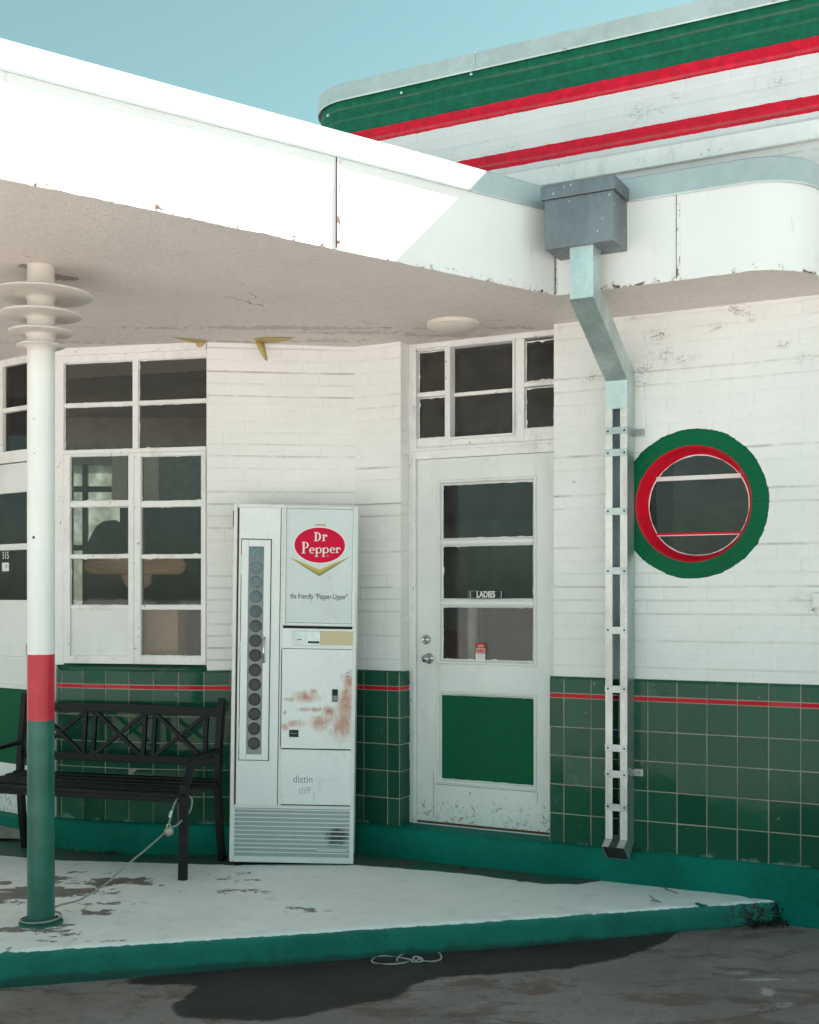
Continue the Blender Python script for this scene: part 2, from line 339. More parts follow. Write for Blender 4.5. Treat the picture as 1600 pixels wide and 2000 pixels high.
M['vend_glass'] = paint('vending_dark_window', (.22, .245, .24), .2, .25); M['vend_alu'] = paint('vending_aluminium', (.56, .60, .58), .35, .1, metal=.4)
def grillemat():
    t = NT('vending_grille_mesh'); w = t.n('ShaderNodeTexWave'); w.inputs['Scale'].default_value = 62; w.bands_direction = 'X'; t.l(t.geo(), w.inputs['Vector'])
    c = t.mix(w.outputs['Fac'], (.24, .28, .28), (.50, .55, .54)); c = t.mix(t.math('MULTIPLY', t.thr(t.noise(60, 5, .8), .60, .66), .6), c, (.05, .05, .045))
    s = t.math('SUBTRACT', 1, t.thr(t.math('ADD', t.attr('rust'), t.math('MULTIPLY', t.math('SUBTRACT', t.noise(25, 5), .5), 1.2)), -.45, .3))
    c = t.mix(t.math('MULTIPLY', s, .92), c, (.02, .028, .027)); return t.fin(c, .5, t.bump(w.outputs['Fac'], .4, .002))
M['grille'] = grillemat()
def glassmat(name, tint=(.82, .84, .83), refl=1.0, haze=.018):
    m = bpy.data.materials.new(name); m.use_nodes = True; nt = m.node_tree; nt.nodes.clear(); N = nt.nodes.new; L = nt.links.new
    o = N('ShaderNodeOutputMaterial'); tr = N('ShaderNodeBsdfTransparent'); tr.inputs[0].default_value = (*tint, 1)
    gl = N('ShaderNodeBsdfGlossy'); gl.inputs['Roughness'].default_value = .02; gl.inputs[0].default_value = (refl, refl, refl, 1)
    fr = N('ShaderNodeFresnel'); fr.inputs[0].default_value = 1.5; bp = N('ShaderNodeBump'); bp.inputs['Strength'].default_value = .05; bp.inputs['Distance'].default_value = .01
    ns = N('ShaderNodeTexNoise'); ns.inputs['Scale'].default_value = 3; g = N('ShaderNodeNewGeometry'); L(g.outputs['Position'], ns.inputs['Vector']); L(ns.outputs[0], bp.inputs['Height']); L(bp.outputs[0], gl.inputs['Normal'])
    mx1 = N('ShaderNodeMixShader'); L(fr.outputs[0], mx1.inputs[0]); L(tr.outputs[0], mx1.inputs[1]); L(gl.outputs[0], mx1.inputs[2])
    df = N('ShaderNodeBsdfDiffuse'); df.inputs[0].default_value = (.45, .45, .42, 1)      # dust on the pane
    n2 = N('ShaderNodeTexNoise'); n2.inputs['Scale'].default_value = 7; n2.inputs['Detail'].default_value = 8; n2.inputs['Roughness'].default_value = .75; L(g.outputs['Position'], n2.inputs['Vector'])
    mr = N('ShaderNodeMapRange'); mr.inputs[1].default_value = .3; mr.inputs[2].default_value = .8; mr.inputs[3].default_value = haze*.3; mr.inputs[4].default_value = haze*2.2; L(n2.outputs[0], mr.inputs[0])
    mx2 = N('ShaderNodeMixShader'); L(mr.outputs[0], mx2.inputs[0]); L(mx1.outputs[0], mx2.inputs[1]); L(df.outputs[0], mx2.inputs[2]); L(mx2.outputs[0], o.inputs[0]); return m
M['glass'] = glassmat('window_glass', refl=.5, haze=.03); M['glass_dark'] = glassmat('screened_glass', (.5, .49, .47), .5, .075)
def frosted():
    m = bpy.data.materials.new('frosted_back_window'); m.use_nodes = True; nt = m.node_tree; nt.nodes.clear(); N = nt.nodes.new; L = nt.links.new
    o = N('ShaderNodeOutputMaterial'); t = N('ShaderNodeBsdfTranslucent'); n = N('ShaderNodeTexNoise'); n.inputs['Scale'].default_value = 11; n.inputs['Detail'].default_value = 7
    r = N('ShaderNodeValToRGB'); r.color_ramp.elements[0].position = .4; r.color_ramp.elements[0].color = (.36, .38, .33, 1); r.color_ramp.elements[1].position = .65; r.color_ramp.elements[1].color = (.58, .60, .56, 1)
    g = N('ShaderNodeNewGeometry'); L(g.outputs['Position'], n.inputs['Vector']); L(n.outputs[0], r.inputs[0]); L(r.outputs[0], t.inputs[0]); L(t.outputs[0], o.inputs[0]); return m
M['frost'] = frosted()

# ------------------------------------------------------------------ mesh helpers
class Fr:                                       # a frame: a along, b out towards the viewer, c up
    def __init__(s, o, a, b, c): s.o, s.a, s.b, s.c = [np.array(v, float) for v in (o, a, b, c)]
    def __call__(s, x, y, z): return tuple(s.o + s.a*x + s.b*y + s.c*z)
FW = Fr((O[0], O[1], 0), (D[0], D[1], 0), (-U[0], -U[1], 0), (0, 0, 1))
F0 = Fr((0, 0, 0), (1, 0, 0), (0, 1, 0), (0, 0, 1))
class MB:
    def __init__(s): s.v = []; s.f = []; s.m = []
    def add(s, v, f, m=0):
        n = len(s.v); s.v += [tuple(p) for p in v]; s.f += [tuple(i+n for i in q) for q in f]; s.m += [m]*len(f); return s
    def box(s, fr, a0, a1, b0, b1, c0, c1, m=0):
        v = [fr(a, b, c) for a in (a0, a1) for b in (b0, b1) for c in (c0, c1)]
        return s.add(v, [(0, 1, 3, 2), (4, 6, 7, 5), (0, 4, 5, 1), (2, 3, 7, 6), (0, 2, 6, 4), (1, 5, 7, 3)], m)
    def prism(s, fr, pts, b0, b1, m=0):          # outline in (a, c), extruded along b
        n = len(pts); v = [fr(p[0], b0, p[1]) for p in pts]+[fr(p[0], b1, p[1]) for p in pts]
        f = [tuple(range(n)), tuple(range(2*n-1, n-1, -1))]+[(i, (i+1) % n, n+(i+1) % n, n+i) for i in range(n)]
        return s.add(v, f, m)
    def frame(s, fr, a0, a1, c0, c1, w, b0, b1, m=0):   # four bars, butted
        ws = w if isinstance(w, tuple) else (w, w, w, w)   # left right bottom top
        s.box(fr, a0, a0+ws[0], b0, b1, c0, c1, m); s.box(fr, a1-ws[1], a1, b0, b1, c0, c1, m)
        s.box(fr, a0+ws[0], a1-ws[1], b0, b1-.0005, c0, c0+ws[2], m); s.box(fr, a0+ws[0], a1-ws[1], b0, b1-.0005, c1-ws[3], c1, m); return s
    def tube(s, pts, r, n=8, m=0, caps=True):
        P = [Vector(p) for p in pts]; rr = r if hasattr(r, '__len__') else [r]*len(P); rings = []; up = Vector((0, 0, 1)); prev = None
        for i, p in enumerate(P):
            t = (P[min(i+1, len(P)-1)]-P[max(i-1, 0)]).normalized()
            if prev is None: prev = t.orthogonal().normalized()
            x = (prev-t*prev.dot(t)).normalized(); prev = x; y = t.cross(x)
            rings.append([p+(x*math.cos(2*math.pi*k/n)+y*math.sin(2*math.pi*k/n))*rr[i] for k in range(n)])
        v = [q for rg in rings for q in rg]; f = [(i*n+k, i*n+(k+1) % n, (i+1)*n+(k+1) % n, (i+1)*n+k) for i in range(len(P)-1) for k in range(n)]
        if caps: f += [tuple(range(n-1, -1, -1)), tuple((len(P)-1)*n+k for k in range(n))]
        return s.add(v, f, m)
    def lathe(s, o, ax, prof, n=48, m=0, e1=None):  # prof: (radius, height along ax)
        ax = Vector(ax).normalized(); x = Vector(e1).normalized() if e1 else ax.orthogonal().normalized(); y = ax.cross(x); o = Vector(o); v = []; f = []
        for r, h in prof:
            for k in range(n): a = 2*math.pi*k/n; v.append(o+ax*h+(x*math.cos(a)+y*math.sin(a))*max(r, 1e-5))
        for i in range(len(prof)-1):
            for k in range(n): f.append((i*n+k, i*n+(k+1) % n, (i+1)*n+(k+1) % n, (i+1)*n+k))
        return s.add(v, f, m)
    def bar(s, p, q, w, h, up=(0, 0, 1), m=0):    # rectangular bar from p to q
        p = Vector(p); q = Vector(q); t = (q-p).normalized(); up = Vector(up); x = t.cross(up).normalized(); y = x.cross(t)
        v = [a+x*i*w/2+y*j*h/2 for a in (p, q) for i, j in ((-1, -1), (1, -1), (1, 1), (-1, 1))]
        return s.add(v, [(3, 2, 1, 0), (4, 5, 6, 7)]+[(i, (i+1) % 4, 4+(i+1) % 4, 4+i) for i in range(4)], m)
    def sweep(s, pts, w, h, side, m=0):           # rectangular section swept along a path; side = fixed sideways vector
        P = [Vector(p) for p in pts]; sd_ = Vector(side).normalized(); v = []
        for i, p in enumerate(P):
            t = (P[min(i+1, len(P)-1)]-P[max(i-1, 0)]).normalized(); y = sd_.cross(t).normalized()
            v += [p+sd_*a*w/2+y*b*h/2 for a, b in ((-1, -1), (1, -1), (1, 1), (-1, 1))]
        n = len(P); f = [(i*4+k, i*4+(k+1) % 4, i*4+4+(k+1) % 4, i*4+4+k) for i in range(n-1) for k in range(4)]+[(3, 2, 1, 0), tuple(n*4-4+k for k in range(4))]
        return s.add(v, f, m)
    def build(s, name, mats, parent=None, bevel=0, smooth=False, recalc=True, attrs=None):
        me = bpy.data.meshes.new(name); me.from_pydata([tuple(p) for p in s.v], [], s.f)
        if not isinstance(mats, (list, tuple)): mats = [mats]
        for x in mats: me.materials.append(M[x] if isinstance(x, str) else x)
        if any(s.m): me.polygons.foreach_set('material_index', s.m)
        if recalc:
            b = bmesh.new(); b.from_mesh(me); bmesh.ops.recalc_face_normals(b, faces=b.faces); b.to_mesh(me); b.free()
        if smooth: me.polygons.foreach_set('use_smooth', [True]*len(me.polygons))
        for k, a in (attrs or {}).items():
            at = me.attributes.new(k, 'FLOAT', 'POINT'); at.data.foreach_set('value', np.asarray(a, dtype=np.float32))
        me.update(); o = bpy.data.objects.new(name, me); S.collection.objects.link(o)
        if parent:
            o.parent = parent; pm = Matrix.Translation(parent.location) if parent.type == 'EMPTY' else parent.matrix_parent_inverse
            o.matrix_parent_inverse = pm.inverted() if parent.type == 'EMPTY' else Matrix()
        if bevel:
            md = o.modifiers.new('bevel', 'BEVEL'); md.width = bevel; md.segments = 2; md.limit_method = 'ANGLE'; md.angle_limit = math.radians(35)
        return o
def tag(o, label=None, cat=None, group=None, kind=None):
    for k, v in (('label', label), ('category', cat), ('group', group), ('kind', kind)):
        if v: o[k] = v
    return o
def empty(name, loc, label, cat, group=None):
    o = bpy.data.objects.new(name, None); S.collection.objects.link(o); o.location = loc; o.empty_display_size = .1; return tag(o, label, cat, group)
def grid_obj(name, mat, X, Y, fn, attrs=None, keep=None, parent=None, smooth=True):
    """X, Y: 1-D arrays; fn(x, y flattened) -> (n, 3) world; attrs(x, y) -> dict; keep(xc, yc) -> mask of faces"""
    nx, ny = len(X), len(Y); gx, gy = np.meshgrid(X, Y, indexing='ij'); x = gx.ravel(); y = gy.ravel(); P = fn(x, y)
    i, j = np.meshgrid(np.arange(nx-1), np.arange(ny-1), indexing='ij'); a = (i*ny+j).ravel(); F = np.stack([a, a+ny, a+ny+1, a+1], 1)
    if keep is not None: F = F[keep(x[F].mean(1), y[F].mean(1))]
    me = bpy.data.meshes.new(name); me.vertices.add(len(P)); me.vertices.foreach_set('co', P.astype(np.float32).ravel())
    me.loops.add(F.size); me.loops.foreach_set('vertex_index', F.ravel().astype(np.int32)); me.polygons.add(len(F))
    me.polygons.foreach_set('loop_start', np.arange(0, F.size, 4, dtype=np.int32)); me.update(calc_edges=True)
    if smooth: me.polygons.foreach_set('use_smooth', [True]*len(F))
    for k, v in (attrs(x, y) if attrs else {}).items():
        at = me.attributes.new(k, 'FLOAT', 'POINT'); at.data.foreach_set('value', np.asarray(v, dtype=np.float32))
    me.materials.append(M[mat]); o = bpy.data.objects.new(name, me); S.collection.objects.link(o)
    if parent: o.parent = parent; o.matrix_parent_inverse = Matrix.Translation(parent.location).inverted() if parent.type == 'EMPTY' else Matrix()
    return o
def text2d(body, size=1, xs=1, offset=0):
    c = bpy.data.curves.new('t', 'FONT'); c.body = body; c.size = 1; c.offset = offset; c.resolution_u = 3; c.align_x = 'CENTER'; c.fill_mode = 'FRONT'
    o = bpy.data.objects.new('t', c); S.collection.objects.link(o); dg = bpy.context.evaluated_depsgraph_get(); me = bpy.data.meshes.new_from_object(o.evaluated_get(dg))
    v = [(p.co.x*xs*size, p.co.y*size) for p in me.vertices]; f = [tuple(p.vertices) for p in me.polygons]
    bpy.data.objects.remove(o); bpy.data.curves.remove(c); bpy.data.meshes.remove(me); return v, f
def put_text(mb, fr, body, a, c, size, depth, m=0, xs=1, offset=0):
    v, f = text2d(body, size, xs, offset); mb.add([fr(a+x, depth, c+y) for x, y in v], f, m)

# ================================================================== GROUND AND RAISED PAVEMENT
def ground_z(x, y): return .0105*np.clip(x, -6, 6)
wetpoly = [gpx(x, y, 0) for x, y in [(395, 1921), (350, 1945), (328, 1962), (345, 1980), (420, 1991), (520, 1992), (610, 1982), (700, 1962), (780, 1948), (815, 1925), (860, 1911), (1000, 1903), (1120, 1893), (1230, 1872), (1300, 1850), (1330, 1826), (1250, 1800), (700, 1860), (250, 1905), (250, 1918)]]
chalk = [(*gpx(x, y, 0), rx, ry) for x, y, rx, ry in [(1450, 1905, .06, .02), (1490, 1920, .08, .018), (1500, 1945, .03, .05), (1520, 1970, .07, .02), (1470, 1978, .06, .012), (1540, 1922, .05, .012)]]
gx = np.concatenate([-np.geomspace(300, 4.6, 16), np.arange(-4, 4.6, .04), np.geomspace(5, 300, 16)])
gy = np.concatenate([-np.geomspace(300, .6, 20), np.arange(0, 3.6, .3), np.arange(3.6, 7, .04), np.geomspace(7.4, 300, 18)])
ground = grid_obj('ground', 'ground', gx, gy, lambda x, y: np.stack([x, y, ground_z(x, y)+(fbm(x*1.5, y*1.5, 3)-.5)*.012*(np.abs(x) < 4.5)], 1),
    lambda x, y: dict(wet=sdf_poly(np.stack([x, y], 1), wetpoly), chalk=sdf_blobs(np.stack([x, y], 1), chalk)))
tag(ground, kind='structure')

SZ = .133
e0 = gpx(0, 1858); e1 = gpx(1534, 1756); ed = (e1-e0)/np.linalg.norm(e1-e0); en = np.array([ed[1], -ed[0]])   # en points to the camera
def edge_q(x, y): return (x-e0[0])*en[0]+(y-e0[1])*en[1]      # >0 : in front of the slab edge
edge_bow = lambda s: .016*np.exp(-((s-1.9)/1.1)**2)+(fbm(s*6, s*0, 5)-.5)*.012
# slab: s along the edge, r = distance back from the edge; profile rounded at the front
L_edge = np.linalg.norm(e1-e0)
ss = np.arange(-3.2, L_edge+.001, .02)
prof = [(0, -.05), (0, .0), (0, .03), (0, .06), (0, .09), (0, .108), (.002, .118), (.006, .126), (.013, .131), (.022, .133)]
rr = [p[0] for p in prof]+list(np.arange(.05, 3.1, .025)); zz = [p[1] for p in prof]+[SZ]*(len(rr)-len(prof)); rr = np.array(rr); zz = np.array(zz)
whitepoly = [gpx(*p) for p in [(-900, 1640), (0, 1671), (107, 1680), (345, 1687), (450, 1689), (690, 1689), (900, 1706), (1000, 1719), (1060, 1727), (1130, 1727), (1190, 1718), (1240, 1725), (1330, 1737), (1450, 1750), (1540, 1760), (1600, 1790), (1600, 1850), (0, 2000), (-1500, 2000), (-1500, 1700)]]
peels = [(225, 1722, .19, .075), (150, 1745, .14, .06), (60, 1745, .20, .14), (160, 1705, .08, .02), (120, 1715, .06, .03), (180, 1783, .09, .028), (30, 1820, .13, .03), (110, 1808, .05, .012), (5, 1725, .1, .03), (240, 1765, .05, .01),
         (468, 1722, .04, .022), (462, 1708, .03, .012), (490, 1740, .05, .012), (440, 1715, .02, .01), (575, 1776, .02, .008), (455, 1741, .02, .006), (120, 1838, .05, .01), (0, 1760, .12, .05)]
peelw = [(*gpx(a, b), c, d) for a, b, c, d in peels]
def slab_fn(s, k):
    k = k.astype(int); r = rr[k]; z = zz[k]; o = edge_bow(s) + np.where(k < 9, (fbm(s*14, z*60, 9)-.5)*.010, 0)
    x = e0[0]+ed[0]*s+en[0]*(o*np.exp(-r*2)-r); y = e0[1]+ed[1]*s+en[1]*(o*np.exp(-r*2)-r)
    z = z+np.where(k >= 8, (fbm(s*3, r*3, 12)-.5)*.004, 0)-np.where((k > 4) & (k < 12), np.clip(fbm(s*9, r*0, 21)-.55, 0, 1)*.05, 0)
    return np.stack([x, y, z], 1)
def slab_at(s, k):
    P = slab_fn(s, k)[:, :2]; return dict(white=sdf_poly(P, whitepoly), peel=sdf_blobs(P, peelw))
def slab_keep(s, k):
    P = slab_fn(s, np.floor(k))[:, :2]; q = q_of(P[:, 0], P[:, 1]); return (q > -.15) & (P[:, 1] < 7.3)
slab = grid_obj('pavement', 'slab', ss, np.arange(len(rr)), slab_fn, slab_at, slab_keep); tag(slab, kind='structure')
# end face of the tip
tip = MB(); tip.box(Fr((e1[0]-.005, e1[1], 0), (ed[0], ed[1], 0), (-en[0], -en[1], 0), (0, 0, 1)), -.012, .012, .004, .35, -.02, .128)
tag(tip.build('pavement', 'curb', bevel=.004), kind='structure')

# ================================================================== SERVICE STATION
ST = empty('service_station', (0, 7, 0), 'white brick filling station with green tiled base, flat canopy and red and green stripes', 'building')

def brick_field(name, mat, mapping, s0, s1, z0, z1, keep=None, seed=0, ds=.006, dirt=(), zbase=.0, zfade=None):
    CH, BL = .0672, .2130
    X = np.arange(s0, s1+ds*.35, ds*.7); X[-1] = s1; Y = np.arange(z0, z1+ds*.5, ds*.9); Y[-1] = z1
    def cell(s, z):
        zw = z+(vnoise(s*2.2, z*2, seed+3)-.5)*.006; ci = np.floor((zw-zbase)/CH); cz = (zw-zbase)/CH-ci
        off = (ci % 2)*.5+(vnoise(ci*7.3, ci*0+.5, seed+5)-.5)*.25; sb = s/BL+off+(vnoise(s*6, z*5, seed+8)-.5)*.02; bi = np.floor(sb); cs = sb-bi
        return ci, cz, bi, cs
    def hgt(s, z):
        ci, cz, bi, cs = cell(s, z); dz = np.minimum(cz, 1-cz)*CH; dx = np.minimum(cs, 1-cs)*BL
        rc = vnoise(ci*3.7+.3, ci*0+.1, seed+11); rb = vnoise(ci*5.1+.2, bi*3.3+.4, seed+13)
        jz = np.clip(1-dz/.006, 0, 1); jx = np.clip(1-dx/.006, 0, 1)*(.25+.75*(rb > .42))
        rz = vnoise((np.floor(ci+cz+.5))*4.9+.2, ci*0+.7, seed+17)       # strength of the joint line itself
        h = -np.maximum(jz*(.0018+.0034*rz), jx*.0042) + (rc-.5)*.0034 + (rb-.5)*.0030 + (fbm(s*9, z*9, seed+19)-.5)*.003
        lip = .0022*np.clip(1-cz/.5, 0, 1)*(rc > .62); return h+lip, jz*np.clip(rz*2.0-.55, 0, 1)
    def fn(s, z): h, _ = hgt(s, z); return mapping(s, h, z)
    def at(s, z):
        _, c = hgt(s, z); d = np.zeros_like(s)
        for a, b, r, k in dirt: d = np.maximum(d, k*np.exp(-(((s-a)/r)**2+((z-b)/(r*.6))**2)))
        return dict(crack=c, dirt=d)
    return grid_obj(name, mat, X, Y, fn, at, keep, ST)
def mapW(s, q, z):
    return np.stack([O[0]+D[0]*s-U[0]*q, O[1]+D[1]*s-U[1]*q, z], 1)
T0, T1 = 0.0, .900                                 # door opening along the wall
RC_t, RC_z = Wpx(1353, 984)
dirt = [(*Wpx(x, y), r, k) for x, y, r, k in [(1285, 655, .05, .9), (1440, 605, .05, .9), (1462, 618, .04, .8), (1530, 672, .03, .9), (1155, 738, .04, .9), (1255, 722, .06, .8), (1250, 745, .05, .7), (1330, 700, .06, .6), (1420, 590, .04, .8), (1290, 700, .08, .5), (1400, 640, .04, .6), (1095, 640, .02, .8), (1121, 941, .006, 1.5), (1300, 690, .05, .6), (1570, 700, .05, .5), (1560, 1165, .03, .5), (1590, 1190, .03, .8), (1240, 620, .03, .8)]]
brick_field('brick_wall', 'brick', mapW, -.305, 2.9, 1.12, 3.03, lambda s, z: ((s < T0) | (s > T1)) & ((s-RC_t)**2+(z-RC_z)**2 > .33**2), 1, dirt=dirt, zbase=1.142)
# the brick panel between shop window and corner (frontal)
LB0 = np.array([-1.129, 6.66]); LB1 = np.array([-.309, 6.744]); lbd = (LB1-LB0)/np.linalg.norm(LB1-LB0); lbn = np.array([lbd[1], -lbd[0]]); LBL = np.linalg.norm(LB1-LB0)
mapL = lambda s, q, z: np.stack([LB0[0]+lbd[0]*s+lbn[0]*q, LB0[1]+lbd[1]*s+lbn[1]*q, z], 1)
brick_field('brick_wall', 'brick', mapL, 0, LBL+.004, 1.12, 3.03, None, 31, zbase=1.142)
# upper wall with a rounded left corner
PZ0, PZ1 = 3.36, 4.395; PR = .28; PS = -.36
def parp(s, q):                                    # s < PS bends round the corner
    s = np.asarray(s, float); a = np.clip((PS-s)/PR, 0, math.pi/2); ex = np.clip((PS-s)-PR*math.pi/2, 0, None)
    t = np.where(s >= PS, s, PS-PR*np.sin(a)); qq = np.where(s >= PS, 0, -PR+PR*np.cos(a))-ex
    nt = -np.sin(a); nq = np.cos(a); nt = np.where(s >= PS, 0, nt); nq = np.where(s >= PS, 1, nq)
    t = t+nt*q; qq = qq+nq*q; return O[0]+D[0]*t-U[0]*qq, O[1]+D[1]*t-U[1]*qq
def mapP(s, q, z): x, y = parp(s, q); return np.stack([x, y, z], 1)
pd = [(*Wpx(x, y), r, k) for x, y, r, k in [(1250, 220, .07, .55), (1320, 190, .04, .6), (1000, 290, .05, .5), (960, 305, .04, .5), (880, 300, .03, .5), (1520, 160, .04, .5), (1290, 215, .03, .7)]]
PW = brick_field('parapet_wall', 'brick_stripes', mapP, -1.6, 3.1, PZ0, PZ1, None, 77, ds=.0075, dirt=pd, zbase=3.32)
tag(PW, 'upper brick wall painted with green and red stripes')
def strip(mb, fn, svals, prof, m=0):               # sweep an open profile (q, z) along s
    n = len(prof); v = []; 
    for s_ in svals:
        for q_, z_ in prof: x, y = fn(s_, q_); v.append((float(x), float(y), z_))
    f = [(i*n+k, (i+1)*n+k, (i+1)*n+k+1, i*n+k+1) for i in range(len(svals)-1) for k in range(n-1)]; mb.add(v, f, m)
ps = list(np.arange(-1.6, -.36, .05))+list(np.arange(-.36, 9, .25))
cp = MB(); strip(cp, parp, ps, [(.012, 4.380), (.020, 4.372), (.022, 4.380), (.018, 4.47), (-.06, 4.475), (-.30, 4.46), (-.30, 4.30)]); cpo = cp.build('coping', 'coping', PW, recalc=False)
jn = MB()
for px in (924,):
    t_ = Wpx(px); jn.box(FW, t_-.004, t_+.022, .022, .0245, 4.376, 4.472)
for px, py in ((788, 184), (1107, 100), (924, 130), (924, 148), (1514, 4), (645, 228)):
    t_, z_ = Wpx(px, py); k_ = MB(); k_.lathe(FW(t_, .0245, z_), FW.b, [(.0, .007), (.005, .006), (.009, .002), (.009, -.003)], 10); k_.build('coping_screw', 'galv', PW)
jn.build('coping_joint', 'coping', PW)
lf = MB(); strip(lf, parp, ps, [(.010, 3.80), (.026, 3.785), (.034, 3.700), (.036, 3.694), (.012, 3.694)]); lf.build('flashing', 'trim', PW, recalc=False)
# coarse continuation of the walls out of frame (they cast the shade) and roof
cw = MB()
cw.box(FW, 2.9, 9, -.2, .0, .0, 3.36); cw.box(FW, 3.1, 9, -.2, 0, 3.36, 4.39)
cw.build('brick_wall', 'brick', ST, attrs=None)
rf = MB(); rf.prism(Fr((0, 0, 0), (1, 0, 0), (0, 0, 1), (0, 1, 0)), [tuple(O+D*a-U*b) for a, b in ((-.55, -.32), (8.8, -.32), (8.8, -6), (-.55, -6))], 4.28, 4.34); rf.build('roof', 'roofdeck', ST)
bw = MB(); bw.box(FW, -.62, -.58, -6, -1.0, 3.3, 4.44); bw.build('parapet_wall', 'brick', ST)

# ---- canopy -------------------------------------------------------
A0 = spx(0, 347); A1 = spx(1000, 558); dA = (A1-A0)/np.linalg.norm(A1-A0)
far = A0-dA*3.6
def TQ(t, q): return O+D*t-U*q
# corner: where line A meets q = .52
kk = (.522-q_of(*A0))/(q_of(*(A0+dA))-q_of(*A0)); corner = A0+dA*kk
tC = (corner-O)@D
A0b = A0-dA*.6
outline = [far+(A0b-far)*k for k in np.linspace(0, 1, 20)][:-1]+[A0b+(corner-A0b)*k for k in np.linspace(0, 1, 75)][:-1]
outline += [TQ(tC+(1.99-tC)*k, .522+.008*k) for k in np.linspace(0, 1, 24)][:-1]
outline += [TQ(1.985+.29*math.sin(a), .24+.29*math.cos(a)) for a in np.linspace(0, math.pi/2, 18)]+[TQ(2.275, .1), TQ(2.275, -.05)]
OL = np.array(outline); tg = np.gradient(OL, axis=0); tg /= np.linalg.norm(tg, axis=1)[:, None]; nr = np.stack([tg[:, 1], -tg[:, 0]], 1)
ic = int(np.argmin(((OL-corner)**2).sum(1)))
seg = np.concatenate([[0], np.cumsum(np.linalg.norm(np.diff(OL, axis=0), axis=1))])
def outp(s, q):
    i = np.interp(s, seg, np.arange(len(seg))); a = np.interp(i, np.arange(len(seg)), OL[:, 0]); b = np.interp(i, np.arange(len(seg)), OL[:, 1])
    k = np.clip(np.round(i).astype(int), 0, len(seg)-1); return a+nr[k, 0]*q, b+nr[k, 1]*q
CN = empty
FH = .484
fs = np.unique(np.concatenate([np.arange(0, seg[-1], .012), seg])); fz = np.array([0, .004, .012, .025, .05, .09, .15, .3, .385, FH-.01])
def fas(s, h):
    x, y = outp(s, 0); jag = np.clip(fbm(s*11, s*0+3, 41)-.45, 0, 1)*.010*(h < .003); z = soffit_z(x, y)+h+jag-.004*(h < .003)
    wv = (fbm(s*1.6, h*1.2, 44)-.5)*.006; k = np.clip(np.round(np.interp(s, seg, np.arange(len(seg)))).astype(int), 0, len(seg)-1)
    return np.stack([x+nr[k, 0]*wv, y+nr[k, 1]*wv, z], 1)
fa = grid_obj('fascia', 'fascia', fs, fz, fas, lambda s, h: dict(edge=h), None, ST)
# seams of the fascia
def seam_at(px, py0, w=.0035):
    X = (px-800)/F_PX; c = OL[:, 0]-X*OL[:, 1]; idx = [i for i in range(len(c)-1) if c[i]*c[i+1] < 0]
    i = idx[-1] if px > 1100 else idx[0]; k = c[i]/(c[i]-c[i+1]); p = OL[i]*(1-k)+OL[i+1]*k; return p, tg[i], nr[i]
for px in (657, 1322, 1084):
    p, t_, n_ = seam_at(px, 0); z0 = soffit_z(*p); fr = Fr((p[0], p[1], z0), (t_[0], t_[1], 0), (n_[0], n_[1], 0), (0, 0, 1)); sm = MB(); sm.box(fr, -.0015, .0015, -.01, .0045, .004, FH-.09, 0); sm.box(fr, .0016, .016, -.01, .0052, .004, FH-.09, 1); sm.build('fascia_joint', ['leaf', 'fascia'], ST)
fls = MB(); prof_f = [(.004, FH-.135), (.006, FH-.103), (.013, FH-.108), (.015, FH-.10), (.010, FH+.0), (.004, FH+.006), (-.20, FH-.01)]
v = []; sv = np.unique(np.concatenate([np.arange(0, seg[-1], .1), seg[ic:]])); n = len(prof_f)
for s_ in sv:
    for q_, h_ in prof_f:
        qq = q_-(.013 if h_ < FH-.11 else 0); x, y = outp(np.array(s_), qq+(-.012 if abs(h_-(FH-.103)) < 1e-6 else 0)); x0, y0 = outp(np.array(s_), 0); v.append((float(x), float(y), float(soffit_z(x0, y0))+h_+.003*math.sin(s_*1.3)))
fls.add(v, [(i*n+k, (i+1)*n+k, (i+1)*n+k+1, i*n+k+1) for i in range(len(sv)-1) for k in range(1, n-1)])
fo = fls.build('drip_edge', 'coping', ST, recalc=False); 
M['drip'] = paint('drip_edge_paint', (.44, .51, .51), .4, .10, .1, metal=.3); fo.data.materials[0] = M['drip']
# roof deck + soffit
back = [TQ(2.275, -.05), TQ(2.275, -.4), TQ(-.4, -.4), np.array([-.5, 7.2]), np.array([-3.6, 8.2]), np.array([-6.2, 8.2]), np.array([-6.2, 3.0])]
top = MB(); poly = [tuple(p) for p in OL]+[tuple(p) for p in back[1:]]
top.add([(x, y, soffit_z(x, y)+FH-.04) for x, y in poly], [tuple(range(len(poly)))]); top.build('roof_deck', 'roofdeck', ST, recalc=False)
sgx = np.arange(-6.4, 2.6, .03); sgy = np.arange(1.4, 8.3, .03)
inpoly = np.array([tuple(p) for p in OL]+[tuple(p) for p in back[1:]])
wear = [(*spx(a, b), c, d) for a, b, c, d in [(560, 640, .5, .035), (330, 640, .30, .02), (700, 650, .25, .03), (480, 668, .2, .03), (620, 665, .2, .03), (900, 655, .3, .03), (1000, 640, .1, .03), (100, 668, .3, .02)]]
stain = [(*spx(a, b), c, d) for a, b, c, d in [(115, 542, .08, .05), (60, 520, .06, .04), (900, 650, .05, .01), (755, 640, .03, .01), (970, 625, .02, .01), (1085, 630, .02, .01), (620, 660, .05, .008), (30, 560, .08, .05)]]
so = grid_obj('soffit', 'soffit', sgx, sgy, lambda x, y: np.stack([x, y, soffit_z(x, y)-.001+(fbm(x*2.5, y*2.5, 51)-.5)*.006], 1),
    lambda x, y: dict(wear=sdf_blobs(np.stack([x, y], 1), wear), stain=sdf_blobs(np.stack([x, y], 1), stain)), lambda x, y: sdf_poly(np.stack([x, y], 1), inpoly) < -.012, ST)
rim = MB()                                          # narrow strip that closes soffit to fascia
v = []; 
